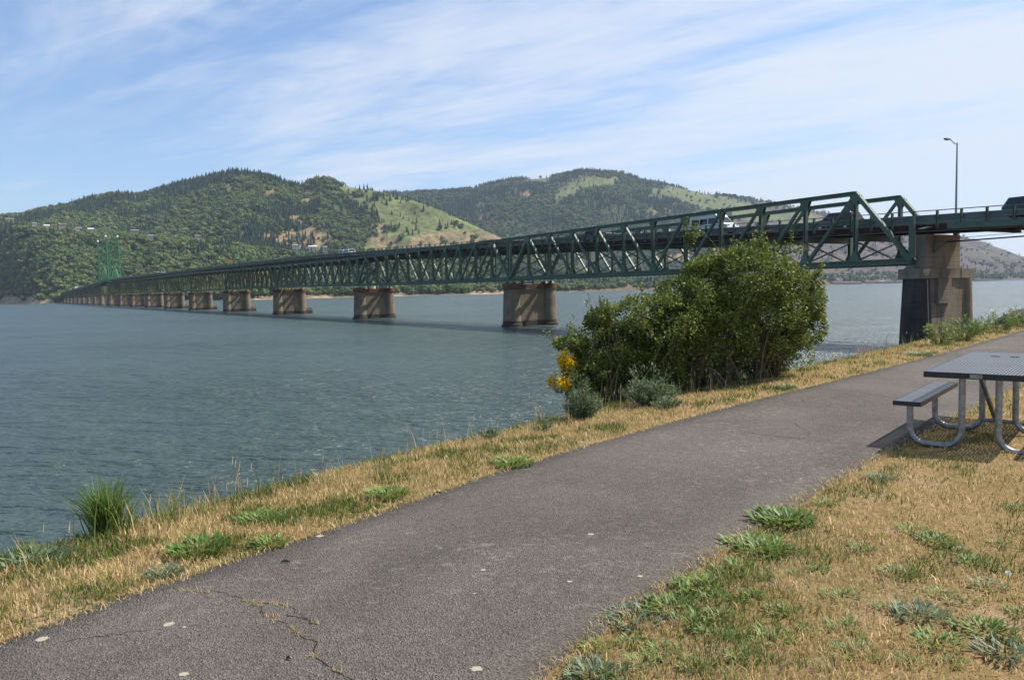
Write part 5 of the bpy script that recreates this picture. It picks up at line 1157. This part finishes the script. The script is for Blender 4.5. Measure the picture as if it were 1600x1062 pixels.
# the big willow-like bush on the bank
def big_bush():
    root = np.array([3.1, 13.0, 3.9]); t = thing('large_bush', 'big leafy green bush with bare grey stems on the river bank', 'bush', root)
    blobs = [(1155, 438, 86, 52, 13.2), (1088, 478, 76, 50, 12.9), (1020, 507, 82, 46, 12.6), (1130, 578, 92, 46, 14.7), (948, 542, 50, 44, 12.4), (922, 596, 42, 44, 12.2), (1000, 560, 80, 62, 12.9), (1090, 520, 88, 62, 13.1), (1180, 500, 80, 66, 13.3), (1240, 468, 44, 58, 13.5), (1258, 508, 31, 38, 13.5), (1228, 560, 42, 44, 13.7), (1150, 560, 80, 55, 14.1), (1050, 590, 90, 45, 13.4), (960, 605, 60, 40, 12.9),
             (935, 498, 22, 16, 12.3), (893, 537, 28, 11, 12.2), (1183, 392, 18, 16, 13.2), (1105, 424, 38, 20, 12.9), (1079, 372, 8, 7, 12.9), (958, 565, 60, 52, 12.7), (1045, 562, 66, 56, 12.8), (1205, 500, 72, 62, 14.3), (985, 590, 70, 50, 13.2), (1232, 397, 10, 9, 13.4), (1238, 428, 24, 12, 13.4), (1145, 408, 34, 16, 13.0), (1265, 445, 14, 12, 13.5), (962, 484, 18, 10, 12.3)]
    V, F_, C = [], [], []; tips = []
    pos, dire, cols, siz = [], [], [], []
    for (x, y, rx, ry, Y) in blobs:
        c = at_y(x, y, Y); sx = rx/F*Y; sz = ry/F*Y; sy = min(max(sx, sz), 1.0)*.85
        n = int(11500*(sx*sz+sx*sy+sz*sy)+260); dv = rng.normal(size=(n, 3)); dv /= np.linalg.norm(dv, axis=1)[:, None]
        rad = rng.random(n)**.33; rad = np.where(rng.random(n) < .5, .80+.27*rng.random(n), rad)
        P = c+dv*np.array([sx, sy, sz])*rad[:, None]
        keep = vnoise(P, 3.2, 2, 3.0) > -.06; X_, Y_ = pix(P); keep &= ~((X_ > 1065+rng.normal(0, 12, n)) & (Y_ > 552+rng.normal(0, 12, n)) & (P[:, 1] < 14.0) & (rng.random(n) < .94)); keep &= ~((X_ < 1065) & (Y_ > 640+rng.normal(0, 10, n)) & (rng.random(n) < .2)); P = P[keep]; dv = dv[keep]
        pos.append(P); dire.append(dv)
        for i in rng.integers(0, len(P), max(3, int(len(P)/560))): tips.append(P[i])
    spr = MB()                                           # loose sprays that break the outline
    ctr = np.array([3.3, 13.2, 4.9])
    for i in range(150):
        b_ = blobs[int(rng.integers(0, len(blobs)))]; c = at_y(b_[0], b_[1], b_[4]); dv = rng.normal(size=3); dv[2] = abs(dv[2])*.9+.15; dv /= np.linalg.norm(dv); s0 = c+dv*np.array([b_[2]/F*b_[4], .8*b_[2]/F*b_[4], b_[3]/F*b_[4]])*.8
        out = dv+np.array([rng.normal(0, .3), rng.normal(0, .3), .2]); out /= np.linalg.norm(out); Ls = rng.uniform(.14, .36); e0 = s0+out*Ls
        spr.tube([s0, s0*.5+e0*.5+np.array([0, 0, .02]), e0], [.005, .0035, .0015], 5); k_ = int(Ls*130); u_ = rng.random(k_)**.8
        pos.append(s0+(e0-s0)*u_[:, None]+rng.normal(0, .030, (k_, 3))); dire.append(np.tile(out, (k_, 1))+rng.normal(0, .5, (k_, 3)))
    spr.build('spray_twigs', M['bark'], t)['kind'] = 'stuff'
    P = np.vstack(pos); D = np.vstack(dire); n = len(P)
    z0 = ground_z(P[:, :2]); k = P[:, 2] > z0+.05; P, D = P[k], D[k]; n = len(P)
    L = rng.uniform(.034, .066, n); Wd = L*rng.uniform(.42, .62, n)
    dr = D*.7+rng.normal(size=(n, 3))*.8+np.array([0, 0, .15]); dr /= np.linalg.norm(dr, axis=1)[:, None]; nr = rng.normal(size=(n, 3))+np.array([0, 0, .9]); s = np.cross(dr, nr); s /= np.linalg.norm(s, axis=1)[:, None]; nn = np.cross(s, dr)
    VV = np.zeros((n, 4, 3)); VV[:, 0] = P; VV[:, 1] = P+dr*(L*.5)[:, None]+s*(Wd*.5)[:, None]+nn*(Wd*.18)[:, None]; VV[:, 2] = P+dr*L[:, None]; VV[:, 3] = P+dr*(L*.5)[:, None]-s*(Wd*.5)[:, None]+nn*(Wd*.18)[:, None]
    i0 = np.arange(n)*4; FF = np.stack([np.c_[i0, i0+1, i0+2], np.c_[i0, i0+2, i0+3]], 1).reshape(-1, 3)
    pal = np.array([(.120, .164, .030), (.165, .204, .038), (.22, .250, .062), (.078, .116, .028)]); col = pal[rng.integers(0, 4, n)]*np.exp(rng.normal(0, .2, (n, 1)))
    o = np_mesh('foliage', VV.reshape(-1, 3), FF, M['leaf'], 3, np.repeat(col, 4, axis=0), t); o['kind'] = 'stuff'; print('bush leaves', n)
    bases = []
    for i in range(44):
        u = (i/43)**.8; b = np.array([1.3, 12.3, 0])*(1-u)+np.array([4.9, 14.1, 0])*u+np.array([rng.normal(0, .12), rng.normal(0, .22), 0]); b[2] = float(ground_z(b[:2])[0])-.05; bases.append(b)
    tp = np.array(tips); B_ = np.array(bases); order = rng.permutation(len(tp)); twigs = MB(); ns = 0
    for j in order[:260]:
        q = tp[j]; dd = np.linalg.norm(B_[:, :2]-q[:2]*1.0, axis=1)+rng.random(len(B_))*.9; b = B_[dd.argmin()]
        mid = b*.5+q*.5+np.array([rng.normal(0, .10), rng.normal(0, .10), .18]); m1 = b*.78+q*.22+np.array([rng.normal(0, .05), rng.normal(0, .05), .10])
        pts = [b, m1, mid, q*.8+mid*.2+rng.normal(0, .04, 3), q]; r0 = rng.uniform(.008, .022)
        if ns < 90: 
            m = MB(); m.tube(pts, [r0, r0*.85, r0*.6, r0*.4, .003], 6); m.build('stem', M['bark'], t); ns += 1
        else: twigs.tube(pts, [r0*.6, r0*.5, r0*.35, r0*.25, .002], 5)
    a, b, c = at_y(1128, 408, 12.9), at_y(1115, 380, 12.9), at_y(1098, 362, 12.9); twigs.tube([at_y(1140, 440, 13.0), a, b, c], [.010, .008, .006, .003], 6)
    twigs.tube([at_y(1170, 400, 13.1), at_y(1195, 362, 13.1), at_y(1208, 358, 13.1), at_y(1211, 350, 13.1)], [.008, .007, .005, .003], 6)
    for (x0, y0, x1, y1) in [(1060, 540, 1150, 630), (1130, 540, 1170, 640), (1200, 520, 1185, 610), (1090, 560, 1160, 640)]: twigs.tube([at_y(x0, y0, 12.6), at_y((x0+x1)/2, (y0+y1)/2-14, 12.7), at_y(x1, y1, 12.9)], [.005, .011, .014], 6)
    twigs.build('twigs', M['bark'], t)['kind'] = 'stuff'
big_bush()
def shrub(name, label, cat, x, y, wpx, hpx, Y, leaf_L, pal, n, lw=.16, spikes=0, flowers=None, group=None, lift=False):
    base = at_y(x, y, Y)
    if not lift: base[2] = float(ground_z(base[:2])[0])
    else: long_stem = True
    W_ = wpx/F*Y/2; H_ = hpx/F*Y
    t = thing(name, label, cat, base, group); V, F_, C = [], [], []; FV, FF_, FC = [], [], []; st = MB()
    ns = max(8, n//40)
    for s_ in range(ns):
        a = rng.random()*6.283; r0 = rng.random()**.5; tip = base+np.array([math.cos(a)*r0*W_, math.sin(a)*r0*W_*.8, H_*(1-.55*r0**2)*rng.uniform(.75, 1.05)])
        if s_ < spikes: tip[2] = base[2]+H_*rng.uniform(1.25, 1.55); tip[:2] = base[:2]+(tip[:2]-base[:2])*.8
        b = base+np.array([math.cos(a)*r0*W_*.25, math.sin(a)*r0*W_*.2, -.02]); st.tube([b, (b+tip)/2+np.array([0, 0, H_*.06]), tip], [.006, .004, .0015], 5)
        for i in range(n//ns):
            u = rng.random()**.6; p = b*(1-u)+tip*u+rng.normal(0, .016*W_/.25, 3); d_ = np.array([math.cos(a), math.sin(a), .9])+rng.normal(0, .6, 3)
            leaf_mesh(V, F_, C, p, d_, np.array([0, 0, 1.0])+rng.normal(0, .4, 3), leaf_L*rng.uniform(.6, 1.3), leaf_L*lw*rng.uniform(.8, 1.3), np.array(pal[rng.integers(0, len(pal))])*math.exp(rng.normal(0, .2)))
            if flowers and u > .35 and rng.random() < flowers[1]:
                for _ in range(2): leaf_mesh(FV, FF_, FC, p+rng.normal(0, .02, 3), rng.normal(0, 1, 3)+np.array([0, 0, .4]), rng.normal(0, 1, 3), flowers[2], flowers[2]*.7, np.array(flowers[0])*math.exp(rng.normal(0, .15)))
    np_mesh('foliage', np.array(V), np.array(F_), M['leaf'], 3, np.array(C), t)['kind'] = 'stuff'
    if FV: np_mesh('blossom', np.array(FV), np.array(FF_), M['petal'], 3, np.array(FC), t)['kind'] = 'stuff'
    st.build('stems', M['leaf_stem'], t)['kind'] = 'stuff'; return t
SAGE = [(.11, .165, .075), (.16, .21, .115), (.085, .135, .055), (.22, .265, .17)]
shrub('sage_shrub', 'rounded grey-green sage shrub on the verge left of the big bush', 'shrub', 910, 688, 66, 50, 9.75, .062, SAGE, 3200, spikes=7)
shrub('sage_shrub', 'wider pale sage shrub in front of the big bush', 'shrub', 1018, 660, 92, 42, 10.7, .066, SAGE, 3600, spikes=8)
shrub('sage_shrub', 'low sage shrub touching the path edge in front of the wider one', 'shrub', 1043, 668, 54, 22, 10.2, .05, SAGE, 900)
shrub('sage_shrub', 'small dull sage tuft on the verge left of the rounded shrub', 'shrub', 850, 702, 40, 18, 9.1, .05, SAGE, 500)
shrub('sage_shrub', 'small grey tuft far left along the brink of the bank', 'shrub', 770, 712, 44, 16, 8.7, .06, SAGE, 420)
BROOM = [(.07, .11, .03), (.10, .14, .04)]
shrub('broom_shrub', 'yellow-flowered broom sprig poking out left of the big bush, upper one', 'shrub', 882, 588, 40, 44, 12.0, .035, BROOM, 700, flowers=((.88, .62, .012), .9, .034), group='yellow broom sprigs', lift=True)
shrub('broom_shrub', 'yellow-flowered broom sprig poking out left of the big bush, lower one', 'shrub', 874, 612, 44, 34, 11.9, .035, BROOM, 600, flowers=((.88, .60, .012), .7, .034), group='yellow broom sprigs', lift=True)

LW = [(.14, .21, .040), (.19, .25, .055), (.11, .17, .035), (.24, .27, .08)]
for x, y, w, h, Y, n, lab in [(1468, 548, 64, 40, 19.5, 900, 'bright green leafy weeds at the foot of the shore pier, leftmost clump'), (1502, 545, 60, 44, 20.3, 1000, 'tallest bright green leafy weeds right of the shore pier'), (1533, 532, 46, 30, 22.2, 600, 'green leafy weeds on the verge behind the table top'), (1560, 524, 54, 36, 23.5, 800, 'green leafy weeds before the rocky bank at right'), (1594, 512, 54, 32, 25.5, 700, 'green leafy weeds at the right edge of the photo')]:
    shrub('leafy_weed', lab, 'weed', x, y, w, h, Y, .10, LW, n, lw=.22, group='green weeds along the verge by the pier')
TALL = [(.13, .20, .045), (.17, .24, .06), (.10, .16, .04), (.30, .30, .12)]
def tuft(x, y, Y, hpx, wpx, n, label, pal, wd=.010):
    b = ground_hit(x, y); Y = float((b-EYE)@FWD); t = thing('grass_tuft', label, 'grass', b, 'tall grass tufts on the bank'); W_ = wpx/F*Y/2; H_ = hpx/F*Y
    P = b[:2]+rng.normal(0, W_*.28, (n, 2)); z = ground_z(P)-.02; h = H_*rng.uniform(.45, 1.05, n)
    o = blades('blades', P, h, wd*rng.uniform(.6, 1.3, n), rng.uniform(.08, .75, n), np.array(pal)[rng.integers(0, len(pal), n)]*np.exp(rng.normal(0, .2, (n, 1))), M['grass'], base=z, parent=t); o['kind'] = 'stuff'
tuft(166, 836, 6.2, 100, 62, 400, 'dense tall green grass tuft at the brink on the left', [(.11, .19, .035), (.16, .25, .05), (.08, .14, .03), (.22, .27, .08)], .014)
tuft(200, 834, 6.4, 80, 60, 40, 'loose green grass right beside the dense tuft', TALL)
tuft(270, 818, 6.5, 78, 80, 46, 'sparse tall yellow-green grass tuft right of the dense one', [(.22, .25, .09), (.17, .22, .06), (.40, .33, .16)])
tuft(30, 862, 5.6, 40, 80, 130, 'low green grass tuft at the left edge of the bank', TALL)
tuft(330, 806, 6.6, 50, 60, 40, 'short grass stems right of the sparse tuft', [(.22, .25, .09), (.40, .33, .16)])
tuft(510, 760, 7.2, 44, 70, 46, 'wispy pale grass with seed heads at the brink', [(.30, .29, .13), (.42, .34, .18)], .006)
tuft(600, 745, 7.7, 44, 60, 46, 'wispy green grass at the brink left of the tuft with seed heads', [(.20, .25, .09), (.30, .29, .13)], .006)
# orange poppies on the verge
M['poppy'] = m_noise('orange_petal', (.80, .22, .010), (.85, .30, .015), 30, .6)
for x, y, lab in [(1336, 556, 'orange poppy leftmost on the verge left of the shore pier'), (1343, 550, 'orange poppy second from the left'), (1357, 549, 'orange poppy standing alone a little higher than the left pair'), (1380, 552, 'orange poppy left of a close pair in the middle'), (1385, 555, 'orange poppy right of a close pair in the middle'), (1403, 546, 'single orange poppy halfway to the shore pier'), (1432, 538, 'orange poppy at the foot of the shore pier, left of two'), (1438, 540, 'orange poppy at the foot of the shore pier, right of two'), (1436, 544, 'lowest orange poppy at the foot of the shore pier')]:
    gp = ground_hit(x, y+7); g_ = gp[2]; p = at_y(x, y, gp[1]); p[2] = max(p[2], g_+.08); t = thing('poppy', lab, 'flower', np.array([p[0], p[1], g_]), 'orange poppies on the verge')
    m = MB(); m.tube([np.array([p[0], p[1], g_]), p], .004, 5); m.build('stem', M['leaf_stem'], t)
    m = MB(); r0 = .034; k = 8; m.add([p]+[p+np.array([math.cos(6.283*i/k)*r0*random.uniform(.8, 1.15), math.sin(6.283*i/k)*r0, .035+random.uniform(-.01, .012)]) for i in range(k)], [(0, 1+i, 1+(i+1) % k) for i in range(k)]); m.build('petals', M['poppy'], t)
# basalt boulders of the bank
def boulder(p, r, label):
    bm = bmesh.new(); bmesh.ops.create_icosphere(bm, subdivisions=2, radius=r)
    for v in bm.verts: v.co *= 1+.45*mnoise.noise(v.co*(1.3/r)+Vector(p)); v.co.z *= .7
    me = bpy.data.meshes.new('boulder'); bm.to_mesh(me); bm.free(); me.materials.append(M['rock']); o = bpy.data.objects.new('boulder', me); COL.objects.link(o); o.location = p; o.rotation_euler = (0, 0, random.uniform(0, 6)); tag(o, label, 'rock', 'rocks on the bank')
for x, y, Y, r, lab in [(1592, 494, 29, .55, 'dark boulder on the bank at the right edge'), (1604, 491, 31, .6, 'dark boulder cut by the right edge of the photo'), (1574, 500, 28, .4, 'smaller dark boulder left of the edge boulders')]:
    p = at_y(x, y, Y); p[2] = max(float(ground_z(p[:2])[0])+r*.15, p[2]-r*.3); boulder(tuple(p), r, lab)
bm = bmesh.new()
for i in range(220):                                       # loose riprap below the verge, hidden from the path
    tt = random.uniform(4, 45); j = int(np.argmin(np.abs(np.hypot(LS[:, 0], LS[:, 1])-tt))); d_ = LS[j+1]-LS[j]; d_ /= np.linalg.norm(d_); q_ = random.uniform(4, 9.5); p = LS[j]+np.array([-d_[1], d_[0]])*q_; r = random.uniform(.2, .55)
    g_ = bmesh.ops.create_icosphere(bm, subdivisions=1, radius=r); c_ = Vector((p[0], p[1], float(ground_z(p)[0])))
    for v in g_['verts']: v.co = c_+v.co*random.uniform(.75, 1.2)
me = bpy.data.meshes.new('riprap'); bm.to_mesh(me); bm.free(); me.materials.append(M['rock']); o = bpy.data.objects.new('riprap', me); COL.objects.link(o); tag(o, 'dark basalt riprap covering the slope below the verge', 'rocks', kind='stuff')
